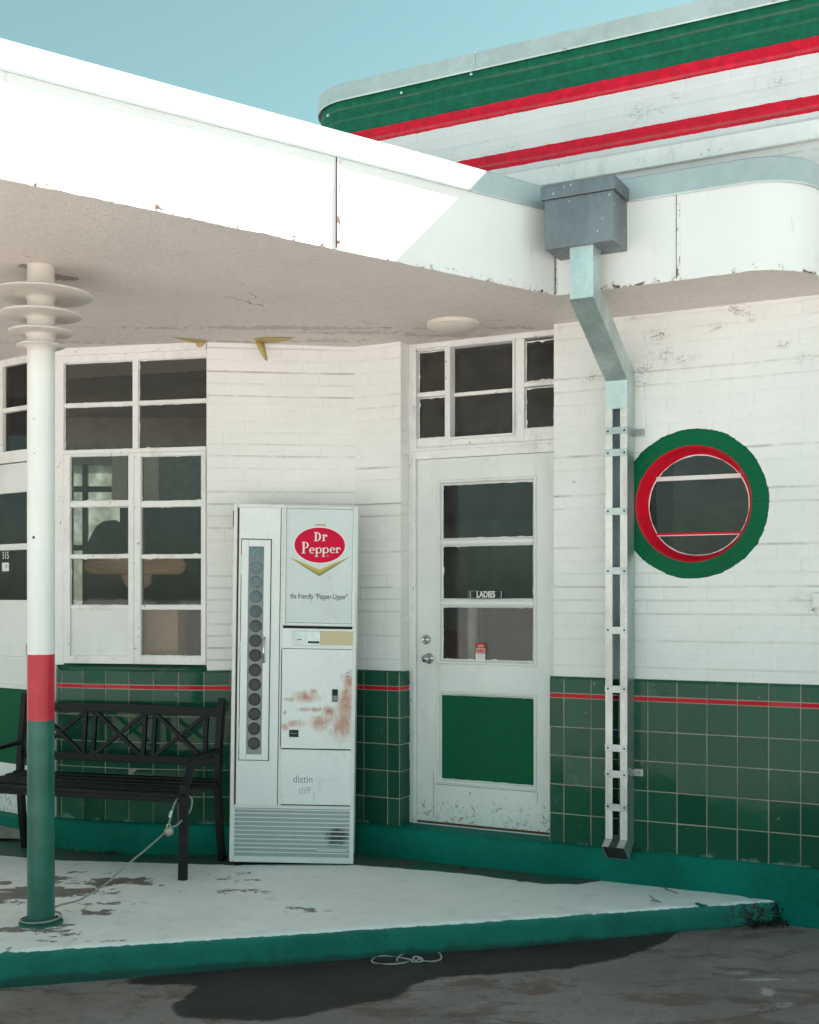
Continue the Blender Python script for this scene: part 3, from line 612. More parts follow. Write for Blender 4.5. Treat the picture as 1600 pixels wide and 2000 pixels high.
for i in range(len(OL)):
    for q_ in (.001, -.06): p = OL[i]+nr[i]*q_; v.append((p[0], p[1], soffit_z(*OL[i])-.0035))
rim.add(v, [(2*i, 2*i+2, 2*i+3, 2*i+1) for i in range(len(OL)-1)]); rim.build('soffit_edge', 'soffit', ST, recalc=False, attrs=dict(wear=[1]*len(v), stain=[1]*len(v)))
# peeling paint flaps under the soffit
def flap(pts, name='paint_flap', mats=('ochre', 'soffit')):
    mb = MB(); v = []; 
    for px, py, dz in pts: p = spx(px, py); v.append((p[0], p[1], soffit_z(*p)-.004-dz))
    mb.add(v, [tuple(range(len(v)))], 0); o = mb.build(name, mats[0], ST, recalc=False); md = o.modifiers.new('s', 'SOLIDIFY'); md.thickness = .0015; return o
flap([(494, 660, .0), (520, 657, .0), (575, 658, .0), (560, 664, .0), (530, 668, .0), (505, 668, .0)])
flap([(336, 657, 0), (375, 660, 0), (407, 664, 0), (395, 668, 0), (378, 668, 0)])
cf = MB(); P = []
for k in range(9):                                   # hanging curl
    a = k/8; c = spx(507+14*a, 666+1*a); wd = .042*(1-a)**.6+.008; zc = soffit_z(*c)-.004-.105*a; yo = -.03*math.sin(a*2.4)
    P += [(c[0]-wd/2, c[1]+yo, zc), (c[0]+wd/2, c[1]+yo+.01, zc)]
cf.add(P, [(2*i, 2*i+1, 2*i+3, 2*i+2) for i in range(8)]); o = cf.build('paint_flap', 'ochre', ST, recalc=False, smooth=True); o.modifiers.new('s', 'SOLIDIFY').thickness = .0012
cf = MB(); P = []
for k in range(6):
    a = k/5; c = spx(392-2*a, 667); wd = .05*(1-a)**.5+.004; zc = soffit_z(*c)-.004-.03*a; P += [(c[0]-wd/2, c[1]-.012*a, zc), (c[0]+wd/2, c[1]-.012*a, zc)]
cf.add(P, [(2*i, 2*i+1, 2*i+3, 2*i+2) for i in range(5)]); o = cf.build('paint_flap', 'ochre', ST, recalc=False, smooth=True); o.modifiers.new('s', 'SOLIDIFY').thickness = .0012

# ---- tiled base -----------------------------------------------------
ZR = [1.155, 1.067, 1.043, .893, .745, .597, .447, .295]     # tops of the courses
def tiles(name, mapping, joints, label=None, bull=(False, False)):
    mb = MB(); g = .0019
    for ri in range(len(ZR)-1):
        z1, z0 = ZR[ri], ZR[ri+1]; mi = 1 if ri == 1 else 0; gg = g if mi == 0 else .0014
        for j in range(len(joints)-1):
            a, b = joints[j]+gg, joints[j+1]-gg; c0, c1 = z0+gg, z1-gg; tx, tz = random.gauss(0, .0010), random.gauss(0, .0010); q0 = .020+random.uniform(-.0006, .0006)
            bl = .012 if (bull[0] and j == 0) else .0018; br = .012 if (bull[1] and j == len(joints)-2) else .0018; bt = .014 if ri == 0 else .0018
            Pz = []
            def q(s_, z_): return q0+tx*(2*(s_-a)/(b-a)-1)+tz*(2*(z_-c0)/(c1-c0)-1)
            # rings: wall plane -> rounded rim -> face
            steps = [(0, 0), (.12, .45), (.35, .80), (.65, .96), (1, 1)]
            for e, hq in steps:
                A, B, C0, C1 = a+bl*e, b-br*e, c0+.0018*e, c1-bt*e
                for s_, z_ in ((A, C0), (B, C0), (B, C1), (A, C1)): Pz.append(mapping(np.array([s_]), np.array([q(s_, z_)*hq]), np.array([z_]))[0])
            f = [(4*k+i, 4*k+(i+1) % 4, 4*k+4+(i+1) % 4, 4*k+4+i) for k in range(4) for i in range(4)]+[(16, 17, 18, 19)]
            mb.add(Pz, f, mi)
    o = mb.build(name, ['tile', 'redtile'], ST)
    gb = MB(); xs = np.unique(np.concatenate([np.linspace(joints[0]+.003, joints[-1]-.003, 30)])); V = []
    for s_ in xs:
        for z_ in (ZR[-1]+.002, ZR[0]-.012): V.append(mapping(np.array([s_]), np.array([.0165]), np.array([z_]))[0])
    gb.add(V, [(2*i, 2*i+2, 2*i+3, 2*i+1) for i in range(len(xs)-1)]); gb.build('grout', 'grout', o, recalc=False)
    return o
tj = [.880, Wpx(1103.7), Wpx(1156.6)]; t5 = Wpx(1267.5); tj.append(t5-.1478); tj += [t5+.1465*k for k in range(0, 12)]
tiles('tiled_base', mapW, tj, bull=(True, False))
tiles('tiled_base', mapW, [-.31, -.224, -.073, T0+.007], bull=(False, True))
jb = MB(); V = []                                         # tiled return of the recess at the left jamb
mapJ = lambda s, q, z: np.stack([O[0]+D[0]*(T0+q-.012)+U[0]*s, O[1]+D[1]*(T0+q-.012)+U[1]*s, z], 1)
tiles('tiled_base', mapJ, [-.0165, .10])
# curved tile path under the shop window
pc = np.array([-1.0, 6.645]); R_ = 2.6
arc = []
for a in np.linspace(.405, 0, 22): arc.append((pc[0]-R_*math.sin(a), pc[1]+R_*(1-math.cos(a))))
endp = LB1+np.array([0, -.002]); arc += [tuple(pc+(endp-pc)*k) for k in np.linspace(.1, 1, 8)]
AP = np.array(arc); asg = np.concatenate([[0], np.cumsum(np.linalg.norm(np.diff(AP, axis=0), axis=1))]); at_ = np.gradient(AP, axis=0); at_ /= np.linalg.norm(at_, axis=1)[:, None]
def mapC(s, q, z):
    x = np.interp(s, asg, AP[:, 0]); y = np.interp(s, asg, AP[:, 1]); tx = np.interp(s, asg, at_[:, 0]); ty = np.interp(s, asg, at_[:, 1]); l = np.hypot(tx, ty)
    return np.stack([x+ty/l*(q-.02), y-tx/l*(q-.02), z*np.ones_like(x)], 1)
s448 = asg[21]-.0; jl = [max(0, s448-.148*k) for k in range(7, 0, -1)]
jc = sorted(set([0.0]+[s448-.146*k for k in range(7, 0, -1) if s448-.146*k > .03]+[s448+.146*k for k in range(0, 5) if s448+.146*k < asg[-1]-.02]+[asg[-1]]))
tiles('tiled_base', mapC, jc)
# ---- curb -------------------------------------------------------------
def curb_sweep(name, fn, s0, s1, top, prof, ds=.03, seed=0):
    X = np.arange(s0, s1, ds); pr = np.array(prof)
    def f(s, k):
        k = k.astype(int); q = pr[k, 0]+(fbm(s*5, pr[k, 1]*14, seed)-.5)*.016; z = pr[k, 1]+(fbm(s*4, k*.7, seed+4)-.5)*.006; return fn(s, q, z)
    return grid_obj(name, 'curb', X, np.arange(len(prof)), f, parent=ST)
curb_sweep('curb', lambda s, q, z: mapW(s, np.where(q > 0, q*np.interp(s, [.4, 1.9], [1.2, .40]), q), z), -.42, 9, .295, [(-.35, .300), (.0, .299), (.035, .296), (.052, .287), (.060, .27), (.064, .2), (.064, .12), (.066, -.05)], seed=61)
curb_sweep('curb', lambda s, q, z: mapC(s, q, z), -.0, asg[-1]+.03, .295, [(-.2, .302), (.0, .299), (.040, .296), (.055, .288), (.062, .27), (.066, .2), (.068, .12)], seed=66)

# ---- windows and doors: generic pieces ---------------------------------
def rag(mb, fr, a0, a1, c0, c1, b, w=.003, m=0, seed=0, amp=.0025):   # ragged putty/paint line round a pane
    r = random.Random(seed*7919+int(a0*1000)+int(c0*777))
    def line(p, q_, nx, nz):
        n = max(4, int(math.hypot(q_[0]-p[0], q_[1]-p[1])/.018)); V = []
        for i in range(n+1):
            k = i/n; x = p[0]+(q_[0]-p[0])*k; z = p[1]+(q_[1]-p[1])*k; ww = w+abs(r.gauss(0, amp*.3))+(r.random() < .1)*r.uniform(0, amp*2.2); V += [fr(x, b, z), fr(x+nx*ww, b, z+nz*ww)]
        mb.add(V, [(2*i, 2*i+1, 2*i+3, 2*i+2) for i in range(n)], m)
    line((a0, c0), (a1, c0), 0, 1); line((a0, c1), (a1, c1), 0, -1); line((a0, c0), (a0, c1), 1, 0); line((a1, c0), (a1, c1), -1, 0)
def rect_px(fn, x0, x1, yt, yb):                     # fn(px, py) -> (a, c)
    a0, _ = fn(x0, yt); a1, _ = fn(x1, yt); xm = (x0+x1)/2; return a0, a1, fn(xm, yb)[1], fn(xm, yt)[1]

# ladies' door ------------------------------------------------------------
DQ = -.105
fD = lambda x, y: Wpx(x, y, DQ)
dt0, _ = fD(815, 1000); dt1 = T1-.0; dz0 = fD(945, 1614)[1]; dz1 = fD(945, 891)[1]
g1 = rect_px(fD, 863, 1040, 943, 1050); g2 = rect_px(fD, 863, 1040, 1065, 1170); g3 = rect_px(fD, 863, 1040, 1186, 1290); gp = rect_px(fD, 862, 1040, 1362, 1527)
a0, a1 = g1[0], g1[1]; BQ = DQ
db = MB(); B0, B1 = BQ-.045, BQ
db.box(FW, dt0, a0-.02, B0, B1, dz0, dz1); db.box(FW, a1+.02, dt1, B0, B1, dz0, dz1)
rows = [(dz0, gp[2]-.02), (gp[3]+.02, g3[2]-.018), (g1[3]+.02, dz1)]
for c0, c1 in rows: db.box(FW, a0-.02, a1+.02, B0, B1-.0006, c0, c1)
for lo, hi in ((g3[3]+.012, g2[2]-.012), (g2[3]+.012, g1[2]-.012)): db.box(FW, a0-.02, a1+.02, B0, B1-.004, lo, hi)
DO = db.build('door', 'door', ST, bevel=.0015); tag(DO, 'white panelled door with three dark panes and a green lower panel')
ml = MB()
def mould(mb, r, w, b_in, b_out):                      # bevelled moulding frame around rect r (a0,a1,c0,c1), going from w outside (b_out) to r (b_in)
    A0_, A1_, C0_, C1_ = r
    for (x0, x1, z0, z1, X0, X1, Z0, Z1) in [(A0_, A1_, C1_, C1_, A0_-w, A1_+w, C1_+w, C1_+w), (A0_, A1_, C0_, C0_, A0_-w, A1_+w, C0_-w, C0_-w), (A0_, A0_, C0_, C1_, A0_-w, A0_-w, C0_-w, C1_+w), (A1_, A1_, C0_, C1_, A1_+w, A1_+w, C0_-w, C1_+w)]:
        p = [(x0, z0), (x1, z1), (X1, Z1), (X0, Z0)]
        def mid(k): return [(p[0][0]*(1-k)+p[3][0]*k, p[0][1]*(1-k)+p[3][1]*k), (p[1][0]*(1-k)+p[2][0]*k, p[1][1]*(1-k)+p[2][1]*k)]
        prev = None
        for k, b in ((0, b_in), (.25, b_in+(b_out-b_in)*.35), (.45, b_out+.003), (.8, b_out+.006), (1, b_out+.001)):
            cur = mid(k)
            if prev: mb.add([FWx(*prev[0], prev[2]), FWx(*prev[1], prev[2]), FWx(*cur[1], b), FWx(*cur[0], b)], [(0, 1, 2, 3)])
            prev = (cur[0], cur[1], b)
def FWx(a, c, b): return _F(a, b, c)
_F = FW
mould(ml, (a0, a1, g3[2], g1[3]), .026, BQ-.018, BQ); mould(ml, gp, .026, BQ-.014, BQ)
for lo, hi in ((g3[3], g2[2]), (g2[3], g1[2])):
    m_ = (lo+hi)/2; ml.prism(Fr(FW(0, 0, 0), (0, 0, 1), (D[0], D[1], 0), (-U[0], -U[1], 0)), [(lo, BQ-.018), (lo+.006, BQ-.008), (m_-.006, BQ-.002), (m_+.006, BQ-.002), (hi-.006, BQ-.008), (hi, BQ-.018)], a0, a1)
for r_ in (g1, g2, g3): rag(ml, FW, a0, a1, r_[2], r_[3], BQ-.0165, .002, 0, 3, .003)
ml.build('moulding', 'door', DO)
for r_ in (g1, g2, g3): mb = MB(); mb.box(FW, r_[0]-.004, r_[1]+.004, BQ-.026, BQ-.018, r_[2]-.004, r_[3]+.004); mb.build('glass_pane', 'glass', DO)
mb = MB(); n = 24; r_ = random.Random(4)
pts = [(gp[0]-.002+(gp[1]-gp[0]+.004)*k/n, gp[3]+.002+r_.uniform(-.002, .002)-(.010 if k > 21 else 0)) for k in range(n+1)]+[(gp[1]+.002, gp[2])]+[(gp[1]+.002-(gp[1]-gp[0]+.004)*k/n, gp[2]-.001+r_.uniform(-.0025, .0025)) for k in range(n+1)]
mb.prism(FW, pts, BQ-.026, BQ-.0125); tag(mb.build('kick_panel', 'green_panel', DO), 'flat green painted lower panel')
# seams, dark strip under the door, threshold
sm = MB(); zs = gp[2]-.034; sm.box(FW, a0-.05, a1+.03, BQ, BQ+.0012, zs-.0015, zs+.0005); sm.box(FW, a0-.05, a0-.0485, BQ, BQ+.0012, dz0+.02, zs-.002); sm.box(FW, a0-.052, a0-.0505, BQ, BQ+.0012, zs+.001, zs+.06); sm.box(FW, a1+.028, a1+.0292, BQ, BQ+.0012, zs-.06, zs-.002)
sm.box(FW, dt0, dt1, BQ-.03, BQ-.001, dz0-.012, dz0-.0005)
sm.build('panel_seam', 'leaf', DO)
mb = MB(); mb.box(FW, dt0-.01, dt1+.01, BQ-.06, BQ+.012, dz0-.032, dz0-.0125); mb.build('door_sill', 'trim', ST, bevel=.003)
for nm, px, py in (('deadbolt', 833, 1249), ('door_knob', 838, 1286)):
    t_, z_ = fD(px, py); mb = MB(); c = FW(t_, BQ, z_)
    if nm == 'deadbolt': mb.lathe(c, FW.b, [(.0, .014), (.010, .014), (.011, .011), (.014, .012), (.017, .017), (.020, .017), (.024, .012), (.028, .004), (.028, -.002)], 28); mb.box(FW, t_-.0015, t_+.0015, BQ+.0135, BQ+.0152, z_-.007, z_+.007, 1)
    else: mb.lathe(c, FW.b, [(.0, .060), (.006, .060), (.007, .056), (.017, .055), (.0215, .048), (.0225, .040), (.018, .028), (.012, .020), (.013, .010), (.028, .007), (.031, .002), (.031, -.002)], 28)
    mb.build(nm, ['chrome', 'black'], DO, smooth=True)
sg = rect_px(fD, 916, 979, 1154, 1170); mb = MB(); sb = BQ-.0135
mb.box(FW, sg[0], sg[1], sb, sb+.0015, sg[2]+.002, sg[3]+.002, 0); mb.frame(FW, sg[0]+.003, sg[1]-.003, sg[2]+.005, sg[3]-.001, .0025, sb+.0014, sb+.002, 1)
put_text(mb, FW, 'LADIES', (sg[0]+sg[1])/2, sg[2]+.009, .048, sb+.0022, 1, .74, .028); tag(mb.build('sign', ['ink', 'logowhite'], DO, recalc=False), 'black sign lettered LADIES in white')
st = rect_px(fD, 927, 948, 1256, 1290); mb = MB(); w_ = st[1]-st[0]; h_ = st[3]-st[2]
mb.prism(FW, [(st[0], st[2]+h_*.38), (st[1]-.004, st[2]+h_*.38), (st[1], st[2]+h_*.6), (st[1]-.003, st[2]+h_*.85), (st[1]-.008, st[3]), (st[0]+.003, st[3]), (st[0], st[3]-.004)], sb, sb+.001, 0)
mb.prism(FW, [(st[0]+.004, st[2]-.004), (st[1]-.008, st[2]-.004), (st[1]-.005, st[2]+h_*.38-.0005), (st[0], st[2]+h_*.38-.0005)], sb, sb+.001, 1)
for k, w in enumerate(('LOCK', 'FOR YOU', 'PROTECT')): put_text(mb, FW, w, (st[0]+st[1])/2-.001, st[3]-.022-.019*k, .018, sb+.0014, 1, .74, .012)
for k in range(3): mb.box(FW, st[0]+.010, st[1]-.012, sb+.001, sb+.0013, st[2]+.006+.011*k, st[2]+.009+.011*k, 2)
tag(mb.build('sticker', ['redink', 'logowhite', 'faded'], DO, recalc=False), 'torn red and white sticker in the bottom pane')
# frame of door and transom
zt = 2.99
ff = MB(); jl0, _ = fD(800, 1000)
ff.box(FW, T0+.0005, dt0-.002, BQ-.09, BQ+.012, .30, zt); ff.box(FW, dt0-.018, dt0-.002, BQ+.0121, BQ+.020, .30, dz1+.004)
zh0 = dz1+.002; zh1 = fD(945, 866)[1]; ff.box(FW, dt0-.0015, T1-.0005, BQ-.09, BQ+.010, zh0, zh1); ff.box(FW, T0+.012, T1-.0005, BQ+.0101, BQ+.022, zh0+.045, zh0+.060)
tr = dict(lt=rect_px(fD, 815, 869, 684, 765), lb=rect_px(fD, 817, 868, 774, 855), ct=rect_px(fD, 881, 1003, 672, 760), cb=rect_px(fD, 881, 1003, 768, 850), rt=rect_px(fD, 1024, 1083, 662, 743), rb=rect_px(fD, 1024, 1083, 754, 835))
top_z = tr['lt'][3]+.0; ff.box(FW, dt0-.0015, T1-.0005, BQ-.09, BQ+.008, tr['rt'][3]+.012, zt)
c_a0, c_a1 = tr['ct'][0], tr['ct'][1]; l_a1 = tr['lt'][1]; r_a0 = tr['rt'][0]; zb_ = tr['cb'][2]
yy0, yy1 = zh1+.0003, tr['rt'][3]+.0117
ff.box(FW, l_a1, c_a0, BQ-.06, BQ+.002, yy0, yy1); ff.box(FW, c_a1, r_a0, BQ-.06, BQ+.002, yy0, yy1)
lz = (tr['lt'][2]+tr['lb'][3])/2; rz_ = (tr['rt'][2]+tr['rb'][3])/2
ff.box(FW, dt0-.001, l_a1, BQ-.06, BQ-.002, lz-.012, lz+.012); ff.box(FW, r_a0, T1-.001, BQ-.06, BQ-.002, rz_-.012, rz_+.012)
ff.box(FW, dt0-.001, l_a1, BQ-.06, BQ-.0015, yy0, tr['lb'][2]); ff.box(FW, r_a0, T1-.001, BQ-.06, BQ-.0015, yy0, tr['rb'][2]); ff.box(FW, c_a0, c_a1, BQ-.06, BQ-.0015, yy0, tr['cb'][2])
ff.box(FW, dt0-.001, l_a1, BQ-.06, BQ-.0015, tr['lt'][3], yy1); ff.box(FW, c_a0, c_a1, BQ-.06, BQ-.0015, tr['ct'][3], yy1)
ff.frame(FW, c_a0-.012, c_a1+.012, tr['cb'][2]-.012, tr['ct'][3]+.012, .012, BQ+.002, BQ+.016)
ff.box(FW, c_a0, c_a1, BQ-.07, BQ-.035, (tr['ct'][2]+tr['cb'][3])/2-.010, (tr['ct'][2]+tr['cb'][3])/2+.010)
DF = ff.build('door_frame', 'trim', ST, bevel=.002)
for k in ('lt', 'lb'): pb = MB(); rag(pb, FW, dt0-.001, l_a1, tr[k][2]+.001, tr[k][3]-.001, BQ-.0245, .004, 0, 5, .004); pb.build('putty', 'trim', DF, recalc=False)
for k in ('rt', 'rb'): pb = MB(); rag(pb, FW, r_a0, T1-.001, tr[k][2]+.001, tr[k][3]-.001, BQ-.0245, .004, 0, 6, .005); pb.build('putty', 'trim', DF, recalc=False)
for k, r_ in tr.items():
    mb = MB(); x0 = dt0-.001 if k[0] == 'l' else r_[0]; x1 = T1-.001 if k[0] == 'r' else r_[1]; b = BQ-.05 if k[0] == 'c' else BQ-.026
    mb.box(FW, x0+.001, x1-.001, b-.004, b, r_[2], r_[3]); mb.build('glass_pane', 'glass_dark', DF)
# dark room behind, with hanging curtains
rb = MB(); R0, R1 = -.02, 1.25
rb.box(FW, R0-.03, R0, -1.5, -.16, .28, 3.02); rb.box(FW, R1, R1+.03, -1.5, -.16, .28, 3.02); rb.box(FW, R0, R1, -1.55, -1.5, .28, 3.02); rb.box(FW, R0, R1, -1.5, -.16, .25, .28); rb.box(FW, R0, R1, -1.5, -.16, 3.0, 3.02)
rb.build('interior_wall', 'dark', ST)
cu = MB(); V = []; N = 80
for i in range(N+1):
    a = i/N; t_ = R0+.02+(R1-R0-.04)*a; q_ = -.42-.03*math.sin(a*34)-.02*math.sin(a*13); V += [FW(t_, q_, .4), FW(t_, q_, 2.0)]
cu.add(V, [(2*i, 2*i+2, 2*i+3, 2*i+1) for i in range(N)]); co = cu.build('curtain', 'curtain', None, smooth=True, recalc=False); co.modifiers.new('s', 'SOLIDIFY').thickness = .003
tag(co, 'dark teal curtain hanging behind the panes of the door marked LADIES', 'curtain')
mb = MB(); mb.lathe(FW(.30, -.30, .30), (0, 0, 1), [(.0, 0), (.03, 0), (.03, 1.30), (.0, 1.30)], 20); tag(mb.build('pipe', 'cream_wood', smooth=True), 'pale upright pipe standing behind the panes of the door marked LADIES', 'pipe')

# shop window (left) --------------------------------------------------------
RW = np.array([-1.129, 6.672]); LW = np.array([-2.04, 6.875]); wd_ = (RW-LW)/np.linalg.norm(RW-LW); wl = np.linalg.norm(RW-LW)
FL = Fr((LW[0], LW[1], 0), (wd_[0], wd_[1], 0), (wd_[1], -wd_[0], 0), (0, 0, 1))
def planepx(o, d_):
    def f(px, py):
        X = (px-800)/F_PX; t = (X*o[1]-o[0])/(d_[0]-X*d_[1]); p = o+t*d_; return t, H+(1163-py)/F_PX*p[1]
    return f
fL = planepx(LW, wd_)
zmid = lambda y0, y1, f, x=265: f(x, (y0+y1)/2)[1]
wf = MB(); ox0 = fL(112, 1000)[0]; ox1 = wl
zsill = fL(265, 1297)[1]
cols = [(133, 258), (269, 398)]; tops = [(705, 782), (790, 871)]
colsL = [(137, 251), (275, 393)]; rowsL = [(890, 978), (989, 1083), (1090, 1182), (1190, 1281)]
zfr = fL(265, 880)[1]
# outer frame
wf.box(FL, 0, fL(124, 1000)[0], -.06, .0, zsill-.01, 3.0); wf.box(FL, fL(403, 1000)[0], wl, -.06, .0, zsill-.01, 3.0)
xa, xb = fL(124, 1000)[0], fL(403, 1000)[0]; ztop = fL(265, 703)[1]
wf.box(FL, xa, xb, -.06, -.001, ztop, 3.0); wf.box(FL, 0.0, wl-.003, .0, .012, ztop+.04, 3.0); wf.box(FL, xa, xb, -.06, .006, zfr-.012, zfr+.012)
xm0, xm1 = fL(258, 800)[0], fL(269, 800)[0]
wf.box(FL, xm0, xm1, -.05, -.004, zfr+.012, ztop)
zh = fL(265, 786.5)[1]
for x0, x1 in ((xa, xm0), (xm1, xb)): wf.box(FL, x0, x1, -.05, -.008, zh-.010, zh+.010)
# sashes
sashes = [(xa+.002, fL(262, 1000)[0]-.001, cols[0], colsL[0]), (fL(262, 1000)[0]+.001, xb-.002, cols[1], colsL[1])]
WF = wf.build('window', 'trim', ST, bevel=.002); tag(WF, 'tall white shop window with twelve small panes above the green tiles')
for sa0, sa1, _, gc in sashes:
    sh = MB(); g0, g1_ = fL(gc[0], 1000)[0], fL(gc[1], 1000)[0]; zt_, zb2 = zfr-.013, zsill
    sh.box(FL, sa0, g0, -.045, .004, zb2, zt_); sh.box(FL, g1_, sa1, -.045, .004, zb2, zt_)
    zs_ = [(fL((gc[0]+gc[1])/2, a)[1], fL((gc[0]+gc[1])/2, b)[1]) for a, b in rowsL]
    edges = [zt_]+[z for p in zs_ for z in p]+[zb2]
    for i in range(0, len(edges), 2): sh.box(FL, g0, g1_, -.045, .0035 if i in (0, 8) else -.002, edges[i+1], edges[i])
    for a, b in zs_: rag(sh, FL, g0, g1_, b, a, -.012, .002, 0, 9, .0025)
    sh.build('window_sash', 'trim', WF, bevel=.0015)
    for i, (a, b) in enumerate(zs_):
        mb = MB(); mb.box(FL, g0-.002, g1_+.002, -.018, -.0125, b-.002, a+.002)
        if i == 3 and gc is colsL[0]: tag(mb.build('window_panel', 'door', WF), 'blank white board in place of the lowest left pane')
        else: mb.build('glass_pane', 'glass', WF)
for (x0, x1) in ((xa, xm0), (xm1, xb)):
    for c0, c1 in ((zh+.010, ztop), (zfr+.012, zh-.010)):
        mb = MB(); mb.box(FL, x0+.001, x1-.001, -.024, -.019, c0, c1); mb.build('glass_pane', 'glass', WF); pu = MB(); rag(pu, FL, x0, x1, c0, c1, -.018, .003, 0, 11, .003); pu.build('putty', 'trim', WF, recalc=False)
# sloping tiled sill
sl = MB(); V = []; xs = np.linspace(0, wl, 30)
for x in xs:
    bq = FL(x, .0, 0); f_ = None; sA = np.interp(bq[0], AP[:, 0], asg); fp = mapC(np.array([sA]), np.array([.008]), np.array([1.1535]))[0]; V += [(bq[0], bq[1]+.02, zsill-.004), tuple(fp)]
sl.add(V, [(2*i, 2*i+1, 2*i+3, 2*i+2) for i in range(len(xs)-1)]); sl.build('window_sill', 'tile', ST, recalc=False)

# entrance unit at far left ----------------------------------------------------
LE = np.array([-2.72, 7.39]); RE = np.array([-2.04, 6.878]); le_d = (RE-LE)/np.linalg.norm(RE-LE); FE = Fr((LE[0], LE[1], 0), (le_d[0], le_d[1], 0), (le_d[1], -le_d[0], 0), (0, 0, 1)); fE = planepx(LE, le_d); el = np.linalg.norm(RE-LE)
ef = MB(); r0 = fE(4, 1000)[0]; rr1 = fE(56, 1000)[0]; zE = lambda y: fE(28, y)[1]
ef.box(FE, -.6, r0-.12, -.05, 0, SZ+.1, 3.0); ef.box(FE, rr1, el, -.05, 0, SZ+.16, 3.0); ef.box(FE, r0-.12, rr1, -.05, -.001, zE(712), 3.0); ef.box(FE, r0-.12, r0, -.05, -.002, zE(884), zE(712)); ef.box(FE, r0, rr1, -.05, -.003, zE(803), zE(794))
ef.box(FE, r0-.12, rr1, -.05, .004, zE(900), zE(880)); ef.box(FE, r0-.12, rr1, -.05, .009, zE(903), zE(898))
EF = ef.build('entrance_frame', 'trim', ST, bevel=.002)
mb = MB(); mb.box(FE, r0, rr1, -.03, -.025, zE(884), zE(712)); mb.build('glass_pane', 'glass', EF)
ed_ = MB(); x0 = -.25
ed_.box(FE, x0, rr1-.001, -.06, -.004, zE(962), zE(905)); ed_.box(FE, x0, rr1-.001, -.06, -.006, zE(1074), zE(1062)); ed_.box(FE, x0, rr1-.001, -.06, -.004, zE(1345), zE(1172)); ed_.box(FE, x0, rr1-.001, -.004, .004, zE(1187), zE(1177)); ed_.box(FE, x0, rr1-.001, -.004, .004, zE(1290), zE(1282)); ed_.box(FE, x0, rr1-.001, -.004, .004, zE(1345), zE(1336))
ed_.box(FE, x0, rr1-.001, -.06, -.006, zE(1590)+.002, zE(1493))
ed_.box(FE, rr1-.0009, rr1+.002, -.06, -.006, zE(1590)+.002, zE(905)); ED = ed_.build('door', 'door', ST, bevel=.002); tag(ED, 'white and green entrance door half hidden behind the column')
mb = MB(); mb.box(FE, x0, rr1-.002, -.05, -.012, zE(1496), zE(1345)); mb.build('kick_panel', 'green_panel', ED)
mb = MB(); mb.box(FE, x0, rr1-.002, -.035, -.03, zE(1172), zE(962)); mb.build('glass_pane', 'glass', ED)
mb = MB(); ta, tz = fE(4, 1084); put_text(mb, FE, '515', ta-.005, tz-.022, .062, -.0285, 0, .72, .03); put_text(mb, FE, '515', ta-.005, tz-.022, .062, -.028, 1, .72, .008)
mb.add([FE(ta-.06, -.029, tz-.025), FE(ta+.055, -.029, tz-.025), FE(ta+.055, -.029, tz+.03), FE(ta-.06, -.029, tz+.03)], [(0, 1, 2, 3)], 0); mb.build('house_number', ['ink', 'logowhite'], ED, recalc=False)
mb = MB(); mb.box(FE, ta-.04, ta+.028, -.0285, -.0275, zE(1115), zE(1098), 0); ca, cz = fE(4, 1106); mb.tube([FE(ca-.012, -.0268, cz+.008), FE(ca+.008, -.0268, cz+.006), FE(ca+.010, -.0268, cz-.004), FE(ca-.006, -.0268, cz-.010)], .0018, 5, 1); mb.build('sticker', ['logowhite', 'ink'], ED)
mb = MB(); qa, qz = fE(52, 1268); mb.box(FE, qa-.012, rr1-.003, -.004, -.002, qz-.04, qz+.04, 0); mb.frame(FE, qa-.009, rr1-.003, qz-.034, qz+.034, .003, -.0019, -.0012, 1)
for k in range(4): mb.box(FE, qa-.004, rr1-.008, -.0018, -.001, qz-.024+.014*k, qz-.018+.014*k, 1)
mb.build('vent_plate', ['logowhite', 'ink'], ED)
mb = MB(); mb.box(FE, -.6, el, -.10, .05, SZ-.02, zE(1590)); mb.build('curb', 'curb', ST, bevel=.008)
mb = MB(); mb.box(FE, -.6, rr1, -.12, -.061, zE(1590), 3.0); 
# room behind the shop windows
rm = MB(); Fz = F0
rm.box(Fz, -4.6, -.55, 9.6, 9.65, 2.62, 3.0); rm.box(Fz, -4.6, -3.05, 9.6, 9.65, .2, 2.619); rm.box(Fz, -2.16, -.55, 9.6, 9.65, .2, 2.619); rm.box(Fz, -3.05, -2.16, 9.6, 9.65, .2, 1.0)
rm.box(Fz, -.6, -.55, 6.95, 9.6, .2, 3.0); rm.box(Fz, -4.6, -.6, 6.98, 9.6, .15, .2); rm.box(Fz, -4.6, -.6, 7.0, 9.6, 3.0, 3.05)
rm.build('interior_wall', 'room', ST)
mb = MB(); mb.box(Fz, -3.05, -2.16, 9.62, 9.625, 1.0, 2.619); 
mb.build('back_window', 'frost', ST)
mb = MB()
for x in (-3.05, -2.62, -2.2): mb.box(Fz, x, x+.04, 9.56, 9.60, 1.0, 2.619)
for z in (1.0, 1.45, 1.93, 2.40): mb.box(Fz, -3.05, -2.16, 9.565, 9.595, z, z+.045)
mb.build('back_window_frame', 'bench', ST)
